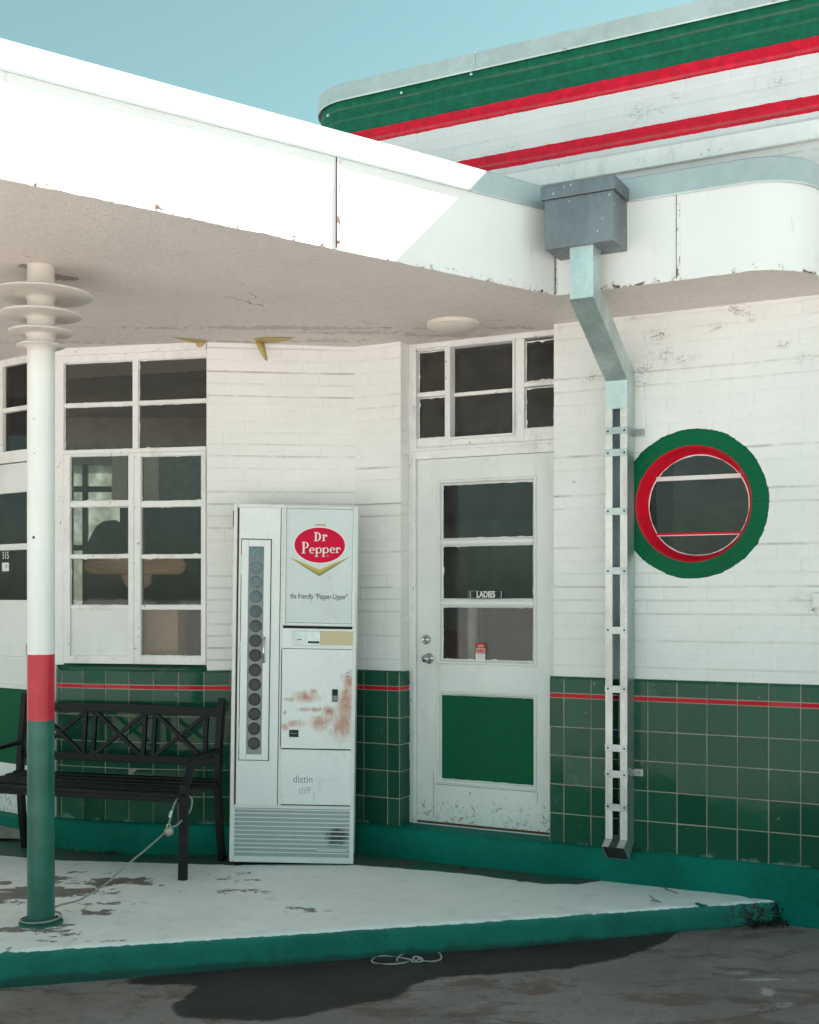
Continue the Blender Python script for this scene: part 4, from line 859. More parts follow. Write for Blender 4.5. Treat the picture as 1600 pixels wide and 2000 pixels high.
def inner(name, px0, px1, y0, y1, depth, mat, label, cat, th=.04, rounded=False):
    fr = Fr((0, depth, 0), (1, 0, 0), (0, -1, 0), (0, 0, 1)); a = (px0-800)/F_PX*depth; b = (px1-800)/F_PX*depth; c1 = H+(1163-y0)/F_PX*depth; c0 = H+(1163-y1)/F_PX*depth; mb = MB()
    if rounded:
        r = (c1-c0)/2; pts = [(b-r+r*math.cos(t), (c0+c1)/2+r*math.sin(t)) for t in np.linspace(-math.pi/2, math.pi/2, 10)]+[(a+r-r*math.cos(t), (c0+c1)/2-r*math.sin(t)+0) for t in np.linspace(-math.pi/2, math.pi/2, 10)]
        mb.prism(fr, pts, 0, th)
    else: mb.box(fr, a, b, 0, th, c0, c1)
    return mb, fr
mb, fr = inner('', 168, 366, 1089, 1122, 7.25, 'pine', '', '', .05, True); z_b = H+(1163-1122)/F_PX*7.25
mb.prism(fr, [((238-800)/F_PX*7.25, z_b+.001), ((300-800)/F_PX*7.25, z_b+.001), ((298-800)/F_PX*7.25, z_b-.06), ((288-800)/F_PX*7.25, z_b-.085), ((250-800)/F_PX*7.25, z_b-.085), ((240-800)/F_PX*7.25, z_b-.02)], .005, .045)
def woodm():
    t = NT('knotty_pine'); w = t.noise(9, 7, .7, stretch=(.25, 1, 3), dist=1.2); return t.fin(t.mix(t.thr(w, .35, .65), (.80, .45, .27), (.52, .27, .15)), .5)
M['wood'] = woodm(); tag(mb.build('wooden_plank', 'wood', bevel=.012), 'varnished round-ended pine plank behind the shop window panes', 'plank')
mb, fr = inner('', 277, 366, 1188, 1287, 7.18, '', '', '', .3); mb.box(fr, (350-800)/F_PX*7.18, (354-800)/F_PX*7.18, .301, .303, 1.18, 1.47); tag(mb.build('cardboard_box', 'cardboard', bevel=.004), 'brown cardboard box behind the lowest right shop window pane', 'box')
mb = MB(); fr = Fr((0, 7.7, 0), (1, 0, 0), (0, -1, 0), (0, 0, 1)); ppx = lambda x, y, d=7.7: ((x-800)/F_PX*d, H+(1163-y)/F_PX*d)
mb.prism(fr, [ppx(*p) for p in [(165, 1085), (178, 1050), (190, 1028), (205, 1018), (228, 1016), (246, 1026), (258, 1050), (262, 1085), (262, 1260), (168, 1260)]], 0, .06); tag(mb.build('armchair', 'curtain', bevel=.03), 'dark padded armchair seen through the left shop window sash', 'armchair')
mb = MB()
for x0, x1, y0, y1, dd in ((222, 252, 880, 990, 8.4), (270, 313, 880, 990, 8.4)):
    a, c1 = ppx(x0, y0, dd); b, c0 = ppx(x1, y1, dd); mb.box(Fr((0, dd, 0), (1, 0, 0), (0, -1, 0), (0, 0, 1)), a, b, 0, .05, c0, c1)
a, c1 = ppx(222, 880, 8.4); b, c0 = ppx(313, 700, 8.4); 
tag(mb.build('cabinet', 'cream_wood'), 'cream cupboard side seen through the upper casement panes', 'cabinet')
mb = MB(); a, c1 = ppx(262, 1000, 8.1); b, c0 = ppx(420, 1180, 8.1); mb.box(Fr((0, 8.1, 0), (1, 0, 0), (0, -1, 0), (0, 0, 1)), a, b, 0, .4, .3, c1); tag(mb.build('counter', 'curtain'), 'dark counter deep inside behind the shop window', 'counter')
mb = MB(); a, c1 = ppx(-30, 985, 8.0); b, c0 = ppx(40, 1200, 8.0)
mb.prism(Fr((0, 7.9, 0), (1, 0, 0), (0, -1, 0), (0, 0, 1)), [(a, .3), (b, .3), (b, c1-.15), (b-.12, c1-.02), (a, c1)], 0, .1); tag(mb.build('display_board', 'cardboard'), 'brown board leaning inside the entrance door glass', 'board')

# round window --------------------------------------------------------------------
ang = np.linspace(0, 2*math.pi, 541); RO, RI = .372, .286
def ringf(a, k):
    r = RI+(RO-RI)*k; nb = 26; cc = (a/(2*math.pi)*nb) % 1; d_ = np.minimum(cc, 1-cc); jn_ = np.clip(1-d_/.05, 0, 1)
    r = r+np.where(k > .99, (fbm(a*7, a*0, 91)-.5)*.008+(vnoise(a*4.14, a*0, 92)-.5)*.006, 0); h = .0045-jn_*.0028*(vnoise(np.floor(a/(2*math.pi)*nb)*3.3, a*0, 93) > .45)+(fbm(a*12, k*3, 94)-.5)*.002-np.where(k > .99, .008, 0)
    return mapW(RC_t+r*np.cos(a), h, RC_z+r*np.sin(a))
RW_ = grid_obj('round_window', 'ringgreen', ang, np.linspace(0, 1, 10), ringf, parent=ST); tag(RW_, 'round window in a green ring of bricks with a red reveal')
rv = MB(); V = []; n = 96; prf = [(.288, .0040), (.284, .0035), (.278, -.02), (.274, -.05), (.268, -.065), (.262, -.075), (.257, -.105), (.252, -.110)]
for r, h in prf:
    for k in range(n): a = 2*math.pi*k/n; rj = r+(math.sin(a*5)*.002 if r < .28 else 0); V.append(FW(RC_t+rj*math.cos(a), h, RC_z+rj*math.sin(a)))
rv.add(V, [(i*n+k, i*n+(k+1) % n, (i+1)*n+(k+1) % n, (i+1)*n+k) for i in range(len(prf)-1) for k in range(n)]); rv.build('window_reveal', 'ringred', RW_, recalc=False, smooth=True)
wr = MB(); V = []
for r0_, r1_ in ((.2535, .2475),):
    for k in range(n): a = 2*math.pi*k/n; j = random.uniform(-.0015, .0015); V += [FW(RC_t+r0_*math.cos(a), -.1095, RC_z+r0_*math.sin(a)), FW(RC_t+(r1_+j)*math.cos(a), -.1115, RC_z+(r1_+j)*math.sin(a))]
wr.add(V, [(2*k, 2*((k+1) % n), 2*((k+1) % n)+1, 2*k+1) for k in range(n)])
for zc, hh in ((.139, .011), (-.143, .008)):
    x_ = math.sqrt(.253**2-zc**2); wr.box(FW, RC_t-x_, RC_t+x_, -.13, -.104, RC_z+zc-hh, RC_z+zc+hh, 1 if zc < 0 else 0)
    if zc < 0: wr.box(FW, RC_t-x_, RC_t+x_, -.12, -.1025, RC_z+zc-hh+.0005, RC_z+zc-hh+.005, 0)
wr.build('glazing_bar', ['trim', 'ringred'], RW_, bevel=.001)
gb = MB(); gb.prism(FW, [(RC_t+.2525*math.cos(2*math.pi*k/64), RC_z+.2525*math.sin(2*math.pi*k/64)) for k in range(64)], -.124, -.120); gb.build('glass_pane', 'glass', RW_)
rb = MB(); rb.box(FW, RC_t-.5, RC_t-.47, -.9, -.15, 1.4, 2.7); rb.box(FW, RC_t+.47, RC_t+.5, -.9, -.15, 1.4, 2.7); rb.box(FW, RC_t-.5, RC_t+.5, -.93, -.9, 1.4, 2.7); rb.box(FW, RC_t-.47, RC_t+.47, -.9, -.15, 1.37, 1.4); rb.box(FW, RC_t-.47, RC_t+.47, -.9, -.15, 2.7, 2.73)
rb.build('interior_wall', 'room', ST)
cl = MB(); V = []; n = 48
for b in (-.14, -.004):
    for k in range(n): a = 2*math.pi*k/n; V.append(FW(RC_t+.29*math.cos(a), b, RC_z+.29*math.sin(a)))
    for k in range(n): a = 2*math.pi*k/n; V.append(FW(RC_t+.36*math.cos(a), b, RC_z+.36*math.sin(a)))
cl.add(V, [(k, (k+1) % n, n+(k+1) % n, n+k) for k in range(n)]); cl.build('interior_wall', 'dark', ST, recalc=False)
# solid wall backing (so that no light leaks): thin sheets behind the brick skin
bk = MB(); bk.box(FW, T1+.0005, RC_t-.45, -.145, -.012, .3, 3.1); bk.box(FW, RC_t+.45, 3.2, -.145, -.012, .3, 3.1); bk.box(FW, RC_t-.45, RC_t+.45, -.145, -.012, .3, RC_z-.40); bk.box(FW, RC_t-.45, RC_t+.45, -.145, -.012, RC_z+.40, 3.1)
bk.box(FW, -.42, T0-.0005, -.145, -.012, .3, 3.1); bk.build('wall_core', 'brick', ST)
jq = MB(); jq.box(FW, T0-.012, T0, -.125, -.0, 1.156, 3.02)
def mapR(s, q, z): return np.stack([O[0]+D[0]*(T0+q)+U[0]*s, O[1]+D[1]*(T0+q)+U[1]*s, z], 1)
brick_field('brick_wall', 'brick', mapR, -.002, .108, 1.15, 3.0, None, 55, ds=.008, zbase=1.142)
b2 = MB(); b2.box(Fr((LB0[0], LB0[1], 0), (lbd[0], lbd[1], 0), (lbn[0], lbn[1], 0), (0, 0, 1)), 0.001, LBL+.1, -.2, -.012, .3, 3.1); b2.build('wall_core', 'brick', ST)
b3 = MB(); b3.box(F0, -1.135, -1.1, 6.68, 7.0, .3, 3.0); b3.build('wall_core', 'trim', ST)

# ================================================================== COLUMN
cx, cy = -1.617, 5.24; cz1 = soffit_z(cx, cy)
CO = empty('canopy_column', (cx, cy, SZ), 'round white, red and green column with four stacked discs holding up the canopy', 'column')
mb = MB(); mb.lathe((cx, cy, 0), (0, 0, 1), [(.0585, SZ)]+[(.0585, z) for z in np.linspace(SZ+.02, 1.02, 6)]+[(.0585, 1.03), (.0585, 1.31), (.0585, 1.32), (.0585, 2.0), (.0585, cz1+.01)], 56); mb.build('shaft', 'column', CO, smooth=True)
mb = MB(); mb.lathe((cx, cy, SZ), (0, 0, 1), [(.095, -.004), (.095, .006), (.090, .009), (.0588, .010), (.0588, .02)], 48)
for k in range(4): a = math.pi/4+k*math.pi/2; mb.lathe((cx+.077*math.cos(a), cy+.077*math.sin(a), SZ+.009), (0, 0, 1), [(.0, .010), (.006, .010), (.007, .008), (.007, 0)], 8)
mb.build('base_plate', 'column', CO, bevel=.001)
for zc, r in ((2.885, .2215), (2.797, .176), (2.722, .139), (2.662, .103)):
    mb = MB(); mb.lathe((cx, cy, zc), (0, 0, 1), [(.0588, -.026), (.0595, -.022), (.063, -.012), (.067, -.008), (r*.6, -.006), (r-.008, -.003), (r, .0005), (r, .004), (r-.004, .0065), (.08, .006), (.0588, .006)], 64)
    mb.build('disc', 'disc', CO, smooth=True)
rs = MB()
t_ = -1.75
rs.lathe((cx+.0585*math.sin(-.25), cy-.0585*math.cos(.25), 1.822), (math.sin(-.25), -math.cos(.25), 0), [(.0, .001), (.0065, .0006), (.007, -.001)], 10); rs.build('rust_spot', 'leaf', CO)

# ================================================================== CEILING LIGHT
lx, ly = spx(886, 631); CLt = empty('ceiling_light', (lx, ly, soffit_z(lx, ly)), 'shallow round opal ceiling light under the canopy above the door marked LADIES', 'ceiling light')
mb = MB(); mb.lathe((lx, ly, soffit_z(lx, ly)-.004), (0, 0, -1), [(.138, -.01), (.138, .010), (.134, .016), (.12, .017)], 48); mb.build('rim', 'globe', CLt, smooth=True)
mb = MB(); mb.lathe((lx, ly, soffit_z(lx, ly)-.004), (0, 0, -1), [(.130, .0165), (.11, .028), (.08, .037), (.04, .042), (.0, .043)], 48); mb.build('lamp_shade', 'globe', CLt, smooth=True)

# ================================================================== DOWNSPOUT
p0 = FW(1.27, .1, 0); DSp = empty('downspout', (p0[0], p0[1], .3), 'galvanised square downspout with rainwater head bolted to the white brick wall', 'downspout')
fr_t, _z = 0, 0
hl = np.array([.612, 5.448]); hr = np.array([.895, 5.26]); hm = (hl+hr)/2; ht = (hm-O)@D; hq = q_of(*hm); hw = .163
hz0, hz1 = H+1.575, H+1.855
mb = MB(); mb.box(FW, ht-hw, ht+hw, hq-.24, hq-.012, hz0, hz1-.058); mb.build('rainwater_head', 'galv_dull', DSp, bevel=.002)
mb = MB(); mb.box(FW, ht-hw-.014, ht+hw+.014, hq-.24, hq+.003, hz1-.0575, hz1); mb.build('head_rim', 'galv_dull', DSp, bevel=.002)
pw = .111; ut = Wpx(1113, 0, 0)
# upper outlet: front-left corner at px 1113, depth 5.41
ul = np.array([(1113-800)/F_PX*5.411, 5.411]); u_t = (ul-O)@D; u_q = q_of(*ul)
l_q = .130; l_t = Wpx(1183, 0, l_q) if False else Wpx(1183, 745, l_q)[0]; l_z = Wpx(1183, 745, l_q)[1]; u_z = H+(1163-585)/F_PX*5.411
mb = MB(); mb.box(FW, u_t, u_t+pw, u_q-.108, u_q, u_z+.0, hz0+.01); mb.build('outlet_pipe', 'galv_light' if False else 'galv', DSp, bevel=.0015)
# oblique offset: loft between two rectangles
def loft(mb, A, B, m=0): mb.add([FW(*p) for p in A]+[FW(*p) for p in B], [(0, 1, 5, 4), (1, 2, 6, 5), (2, 3, 7, 6), (3, 0, 4, 7), (3, 2, 1, 0), (4, 5, 6, 7)], m)
mb = MB(); a_ = u_t; b_ = l_t
loft(mb, [(a_-.002, u_q+.002, u_z), (a_+pw+.002, u_q+.002, u_z), (a_+pw+.002, u_q-.110, u_z+.052), (a_-.002, u_q-.110, u_z+.052)], [(b_, l_q+.002, l_z), (b_+pw, l_q+.002, l_z), (b_+pw, l_q-.110, l_z+.062), (b_, l_q-.110, l_z+.062)])
mb.build('offset_pipe', 'galv', DSp, bevel=.001)
zc_top = Wpx(1183, 800, l_q)[1]; zbot = Wpx(1180, 1637, l_q)[1]
mb = MB(); mb.box(FW, b_, b_+pw, l_q+.001, l_q+.003, zc_top, l_z-.001); mb.build('collar', 'galv', DSp, bevel=.0005)
for a, z in ((.012, .012), (.10, .012), (.10, l_z-zc_top-.02)):
    pass
wth = .002; sl0, sl1 = b_+.036, b_+.075
mb = MB(); zt2 = l_z+.0
mb.box(FW, b_, b_+wth, l_q-.115, l_q, zbot, zt2); mb.box(FW, b_+pw-wth, b_+pw, l_q-.115, l_q, zbot, zt2+.05); mb.box(FW, b_+wth, b_+pw-wth, l_q-.115, l_q-.113, zbot, zt2)
mb.box(FW, b_+wth, sl0, l_q-wth, l_q, zbot, zt2); mb.box(FW, sl1, b_+pw-wth, l_q-wth, l_q, zbot, zt2)
mb.build('channel', 'galv', DSp)
for nm, x0, x1 in (('front_flange', b_-.0005, sl0), ('front_flange', sl1, b_+pw+.0005)): mb = MB(); mb.box(FW, x0, x1, l_q+.0002, l_q+.0012, zbot+.001, zc_top-.001); mb.build(nm, 'galv_light', DSp)
# shoe at the foot, leaning outwards
sh = MB(); so_ = .055; shz = zbot-.060
def quad(pts, m=0): sh.add([FW(*p) for p in pts], [(0, 1, 2, 3)], m)
quad([(b_, l_q, zbot), (sl0, l_q, zbot), (sl0-.004, l_q+so_, shz+.03), (b_, l_q+so_, shz+.03)], 1); quad([(sl1, l_q, zbot), (b_+pw, l_q, zbot), (b_+pw, l_q+so_, shz+.03), (sl1+.0, l_q+so_, shz+.03)], 1)
quad([(b_+pw, l_q, zbot), (b_+pw, l_q+so_, shz+.03), (b_+pw, l_q-.03, shz-.045), (b_+pw, l_q-.113, shz+.03)]); quad([(b_+pw, l_q, zbot), (b_+pw, l_q-.113, zbot), (b_+pw, l_q-.113, shz+.03), (b_+pw, l_q-.03, shz-.0)])
quad([(b_, l_q, zbot), (b_, l_q+so_, shz+.03), (b_, l_q-.03, shz-.045), (b_, l_q-.113, zbot)]); quad([(b_, l_q-.113, zbot), (b_+pw, l_q-.113, zbot), (b_+pw, l_q-.03, shz-.045), (b_, l_q-.03, shz-.045)])
quad([(b_+.002, l_q+so_-.004, shz+.028), (b_+pw-.002, l_q+so_-.004, shz+.028), (b_+pw-.002, l_q-.032, shz-.043), (b_+.002, l_q-.032, shz-.043)], 2)  # black sheet across the shoe mouth, painted-in shade of its inside
o = sh.build('shoe', ['galv', 'galv_light', 'black'], DSp, recalc=False); o.modifiers.new('s', 'SOLIDIFY').thickness = .0015
for i, (py, tab) in enumerate(((841, 1), (884, 0), (999, 0), (1115, 0), (1231, 0), (1346, 0), (1461, 0), (1512, 1), (1577, 0))):
    z_ = Wpx(1203, py, l_q)[1]; mb = MB(); hh = .0175; k = random.uniform(-.002, .002)
    mb.box(FW, b_-.001, b_+pw+.001, l_q+.0014, l_q+.0060, z_-hh, z_+hh)
    if tab: mb.box(FW, b_+pw+.0011, b_+pw+.003, .002, l_q+.0055, z_-hh, z_+hh); mb.box(FW, b_+pw+.0031, b_+pw+.05, .006 if py < 1300 else .026, .0085 if py < 1300 else .0285, z_-hh, z_+hh); mb.lathe(FW(b_+pw+.03, .0085 if py < 1300 else .0285, z_), FW.b, [(.0, .005), (.004, .0045), (.007, .0)], 10)
    for x_ in (.014, pw-.014): mb.lathe(FW(b_+x_, l_q+.0060, z_+k), FW.b, [(.0, .0035), (.003, .003), (.0052, .0)], 10, 1)
    mb.build('strap', ['strap_steel', 'bench'], DSp)

# ================================================================== OUTLET BOX at the right edge
t_, z_ = Wpx(1604, 1173); mb = MB(); mb.box(FW, t_-.035, t_+.05, .004, .032, z_-.034, z_+.034, 0); OB = mb.build('outlet_box', 'brick', bevel=.004); tag(OB, 'small white painted outlet box on the brick wall at the right edge', 'outlet box')
mb = MB(); mb.frame(FW, t_-.028, t_+.043, z_-.027, z_+.027, .006, .0322, .036); mb.lathe(FW(t_+.0, .0322, z_), FW.b, [(.0, .004), (.008, .004), (.009, 0)], 12); mb.build('cover', 'brick', OB)

# ================================================================== VENDING MACHINE
VY = 6.345; vx0 = (447.5-800)/F_PX*VY; rl = .0135
VM = empty('vending_machine', (vx0+.33, VY, SZ), 'old white soft drink vending machine with rusty door and narrow bottle window', 'vending machine')
FV = Fr((vx0, VY, .155), (math.cos(.006), 0, -math.sin(.02)), (0, -1, 0), (rl, 0, 1)); VW_, VH = .660, 1.905
def mc(x, y):
    xl = 458-11*(y-983)/697; xr = 695-5*(y-990)/696; a = (x-xl)/(xr-xl); yt = 981+9*a; yb = 1680+6*a; return a*VW_, (yb-y)/(yb-yt)*VH
def mr(x0, x1, y0, y1): a0_, c1_ = mc(x0, (y0+y1)/2)[0], mc((x0+x1)/2, y0)[1]; a1_, c0_ = mc(x1, (y0+y1)/2)[0], mc((x0+x1)/2, y1)[1]; return a0_, a1_, c0_, c1_
VD = .27
mb = MB(); mb.box(FV, .004, VW_-.004, -VD, -.012, .012, VH-.004); mb.build('cabinet', 'vend', VM, bevel=.006)
mb = MB(); mb.box(FV, .0195, VW_-.0215, -.0125, -.0116, .0325, VH-.0215); mb.build('gap_board', 'leaf', VM)  # dark board added behind the panels so their gaps show as dark lines
mb = MB(); mb.frame(FV, 0, VW_, 0, VH, (.020, .022, .032, .022), -.05, 0); mb.build('frame', 'vend_cream', VM, bevel=.004)
r = mr(545.5, 551, 988, 1572); mb = MB(); mb.box(FV, r[0], r[1], -.011, -.001, r[2], VH-.0225); mb.build('divider', 'vend_cream', VM, bevel=.002)
def nb_(P, blobs):
    r = np.full(len(P), 9.)
    for a, b, c, d in blobs: r = np.minimum(r, np.sqrt(((P[:, 0]-a)/c)**2+((P[:, 1]-b)/d)**2)-1)
    return r
def panel(name, rect, b0, b1, mat, bev=.003, at=None, parent=None, label=None):
    if at:
        a0_, a1_, c0_, c1_ = rect; nx_, nz_ = 40, 50; mb = MB(); V = []; Q = []
        for i in range(nx_+1):
            for j in range(nz_+1): a = a0_+(a1_-a0_)*i/nx_; c = c0_+(c1_-c0_)*j/nz_; V.append(FV(a, b1, c)); Q.append((a, c))
        mb.add(V, [(i*(nz_+1)+j, (i+1)*(nz_+1)+j, (i+1)*(nz_+1)+j+1, i*(nz_+1)+j+1) for i in range(nx_) for j in range(nz_)])
        mb.box(FV, a0_, a1_, b0, b1-.0008, c0_, c1_); vals = list(nb_(np.array(Q), at))+[5]*8
        o = mb.build(name, mat, parent or VM, recalc=False, attrs=dict(rust=vals)); return tag(o, label)
    mb = MB(); mb.box(FV, rect[0], rect[1], b0, b1, rect[2], rect[3]); return tag(mb.build(name, mat, parent or VM, bevel=bev), label)
panel('base_rail', (.0205, VW_-.0225, mc(570, 1578)[1], mc(570, 1571.5)[1]), -.0115, -.004, 'vend_cream', .0015)
panel('side_panel', mr(464.0, 544, 990, 1570.5), -.011, -.006, 'vend')
# bottle window door
bd = mr(470, 526, 1053, 1482); gw = mr(483.5, 513, 1066, 1471)
def mpt(x, y, b): a, c = mc(x, y); return FV(a, b, c)
mb = MB(); mb.frame(FV, bd[0], bd[1], bd[2], bd[3], (gw[0]-bd[0], bd[1]-gw[1], gw[2]-bd[2], bd[3]-gw[3]), -.0055, .004)
WD = mb.build('bottle_door', 'vend', VM, bevel=.003)
mb = MB(); mb.frame(FV, bd[0]-.004, bd[1]+.004, bd[2]-.004, bd[3]+.006, .004, -.0055, -.0035); mb.build('door_gap', 'bench', WD)
mb = MB(); mb.box(FV, gw[0]+.0005, gw[1]-.0005, -.0055, -.003, gw[2], gw[3]); mb.build('window_backing', 'vend_glass', WD)
for k in range(14):
    y = 1078+28.6*k; a, c = mc(499.5-1.2*k/13, y); a = (gw[0]+gw[1])/2; mb = MB(); mb.lathe(FV(a, -.003, c), FV.b, [(.0, .0035), (.020, .003), (.028, .0035), (.0325, .002), (.0335, .0)], 28)
    fade = k/13; nm = 'cap%d' % k; col = tuple(p*(1-min(1, fade*2))+q_*min(1, fade*2) for p, q_ in zip((.16, .25, .26), (.035, .038, .038))); M[nm] = paint('bottle_cap_tone', col, .28, .35, .4, bscale=90); mb.build('bottle_end', nm, WD, smooth=True)
mb = MB(); a, c0_ = mc(515, 1290); _, c1_ = mc(515, 1245); mb.tube([FV(a, .004, c1_), FV(a, .016, c1_-.012), FV(a, .018, (c0_+c1_)/2), FV(a, .016, c0_+.012), FV(a, .004, c0_)], .0055, 10); mb.lathe(FV(a, .004, c1_), FV.b, [(.0, .004), (.009, .004), (.010, 0)], 14); mb.lathe(FV(a, .004, c0_), FV.b, [(.0, .004), (.009, .004), (.010, 0)], 14); mb.build('handle', 'chrome', VM, smooth=True)
for y0, y1 in ((1083, 1120), (1250, 1285), (1418, 1455)):
    a, c1_ = mc(471.5, y0); _, c0_ = mc(471.5, y1); mb = MB(); mb.tube([FV(bd[0]-.001, .003, c0_), FV(bd[0]-.001, .003, c1_)], .004, 8); mb.build('hinge', 'galv', VM)
# sign panel
sr = mr(551.5, 692, 989, 1223); mb = MB(); mb.frame(FV, sr[0], sr[1]-.003, sr[2], sr[3], .017, -.0115, .004); mb.build('sign_frame', 'vend_alu', VM, bevel=.003)
SP = panel('sign_panel', (sr[0]+.0175, sr[1]-.0205, sr[2]+.0175, sr[3]-.0175), -.0115, -.002, 'vend_sign', .001, label='logo panel with a red oval above a gold chevron')
kx = VW_/238.5; kz = VH/698.5
ec = mc(622, 1065.5); b_s = -.0018
lg = MB(); lg.add([FV(ec[0]+50.5*kx*math.cos(t), b_s, ec[1]+36.3*kz*math.sin(t)) for t in np.linspace(0, 2*math.pi, 73)[:-1]], [tuple(range(72))], 1)
lg.add([FV(ec[0]+48.6*kx*math.cos(t), b_s+.0004, ec[1]+34.4*kz*math.sin(t)) for t in np.linspace(0, 2*math.pi, 73)[:-1]], [tuple(range(72))], 0)
def P_(x, y, b): a, c = mc(x, y); return FV(a, b, c)
for pts, m_ in (([(563, 1087), (621, 1113), (621.5, 1120), (600, 1109)], 2), ([(681, 1088.5), (621, 1113), (621.5, 1120), (642, 1109)], 2), ([(563, 1087), (600, 1109), (621.5, 1120), (621.5, 1126), (596, 1110)], 3), ([(681, 1088.5), (642, 1109), (621.5, 1120), (621.5, 1126), (648, 1110)], 3)):
    lg.add([P_(x, y, b_s+(.0001 if m_ == 3 else .0005)) for x, y in pts], [tuple(range(len(pts)))], m_)
# serif letters: unit = x-height style strokes in logo pixels
hb = [b_s+.0010]
def lq(pts, m=1): hb[0] += .00003; lg.add([P_(x, y, hb[0]) for x, y in pts], [tuple(range(len(pts)))], m)
def rectp(x0, x1, y0, y1): lq([(x0, y0), (x1, y0), (x1, y1), (x0, y1)])
def bowl(cx_, cy_, rx, ry, tx, ty, a0_=0, a1_=360, n=28):   # ring with thick sides tx and thin top ty
    hb[0] += .00003; V = []
    for k in range(n+1): t = math.radians(a0_+(a1_-a0_)*k/n); V += [P_(cx_+rx*math.cos(t), cy_-ry*math.sin(t), hb[0]), P_(cx_+(rx-tx)*math.cos(t), cy_-(ry-ty)*math.sin(t), hb[0])]
    lg.add(V, [(2*i, 2*i+2, 2*i+3, 2*i+1) for i in range(n)], 1)
def stem(x, y0, y1, w=3.0, top=True, bot=True, sw=7.0, flag=False):
    rectp(x-w/2, x+w/2, y0, y1)
    if top: rectp(x-sw/2, x+w/2, y0, y0+1.0)
    if flag: lq([(x-w/2-2.2, y0+1.3), (x+w/2, y0), (x+w/2, y0+1.6), (x-w/2, y0+2.0)])
    if bot: rectp(x-sw/2, x+sw/2, y1-1.0, y1)
# "Dr"
stem(614.6, 1040, 1057.5, 3.4); bowl(615.5, 1048.75, 9.0, 8.75, 3.4, 1.1, -90, 90)
stem(629.6, 1044.8, 1057.5, 2.8, False, True, 6.4, True); bowl(633.2, 1048.3, 3.4, 3.4, 1.6, 1.5, 20, 165); bowl(634.6, 1047.6, 1.9, 1.7, 1.9, 1.7, 0, 360, 14)
# "Pepper"
stem(591.2, 1058.5, 1081, 3.5, True, True, 8.2); bowl(592.5, 1065.0, 8.6, 6.5, 3.3, 1.1, -90, 90)
def e_(cx_): bowl(cx_, 1075.6, 5.3, 5.8, 2.6, 1.0, 5, 318); rectp(cx_-4.4, cx_+5.1, 1074.6, 1075.6)
def p_(x): stem(x, 1070.6, 1088, 2.8, False, True, 6.6, True); bowl(x+4.6, 1075.6, 5.4, 5.7, 2.7, 1.0, -150, 150)
e_(607.2); p_(616.0); p_(629.3); e_(646.4); stem(655.0, 1070.6, 1081, 2.6, False, True, 6.2, True); bowl(658.4, 1073.6, 3.2, 3.2, 1.5, 1.4, 20, 165); bowl(660.4, 1072.9, 1.8, 1.6, 1.8, 1.6, 0, 360, 14)
bowl(637.5, 1086.5, 1.3, 1.3, .5, .5, 0, 360, 14)
a, c = mc(623.4, 1028.3); put_text(lg, FV, 'DRINK', a, c, .0165, b_s, 0, 1.15, .012)
lgo = lg; lg = MB(); a, c = mc(621, 1170.0); put_text(lg, FV, 'the friendly \u201cPepper-Upper\u201d', a, c, .041, b_s, 4, .655, .008)
lgo.build('logo', ['logored', 'logowhite', 'gold', 'olive', 'ink'], SP, recalc=False); lg.build('slogan', ['logored', 'logowhite', 'gold', 'olive', 'ink'], SP, recalc=False)
# coin panel
cr = mr(549, 689, 1228, 1267); CP = panel('coin_panel', cr, -.0115, -.002, 'vend', .002)
panel('coin_plate', mr(571, 624, 1232, 1260), -.0019, .003, 'galv', .0015, parent=CP)
panel('beige_panel', mr(625, 687, 1233, 1260.5), -.0019, .0015, 'beige', .001, parent=CP)  # plain yellow-beige plastic panel
mb = MB(); a, c = mc(584, 1248); mb.box(FV, a-.012, a+.012, .003, .0045, c-.003, c+.001, 0); r_ = mr(600, 622, 1252, 1256); mb.box(FV, *r_[:2], .003, .0045, *r_[2:], 0); r_ = mr(573, 577, 1234, 1246); mb.box(FV, *r_[:2], .003, .010, *r_[2:], 1); r_ = mr(591, 592, 1234, 1259); mb.box(FV, *r_[:2], .003, .0045, *r_[2:], 2)
mb.build('coin_slot', ['ink', 'logowhite', 'vend_alu'], CP)
mb = MB(); r_ = mr(549, 689, 1223.5, 1227.5); mb.box(FV, *r_[:2], -.0115, -.0085, *r_[2:]); mb.build('panel_gap', 'bench', VM); mb = MB(); r_ = mr(549, 689, 1266.3, 1267.8); mb.box(FV, *r_[:2], -.0115, -.0085, *r_[2:]); mb.build('panel_gap', 'bench', VM); mb = MB(); r_ = mr(545, 688, 1461.2, 1463.2); mb.box(FV, *r_[:2], -.0115, -.0085, *r_[2:]); mb.build('panel_gap', 'bench', VM)
rust = [(*mc(x, y), a, b) for x, y, a, b in [(674, 1380, .036, .115), (667, 1412, .046, .07), (681, 1333, .026, .045), (674, 1350, .028, .04), (625, 1410, .045, .03), (595, 1360, .05, .022), (610, 1350, .02, .012), (575, 1412, .03, .015), (610, 1385, .06, .008), (640, 1388, .03, .02), (556, 1390, .008, .01), (568, 1365, .03, .008), (556, 1418, .015, .015)]]
DP = panel('front_door', mr(547.5, 689, 1268, 1461), -.0115, -.001, 'vend_rust', at=rust, label='dented enamel door with orange rust patches')
mb = MB(); a, c = mc(678, 1317.5); mb.lathe(FV(a, -.001, c), FV.b, [(.0, .004), (.004, .004), (.005, .006), (.010, .006), (.012, .001), (.012, -.001)], 20); mb.build('lock', 'chrome', DP, smooth=True)
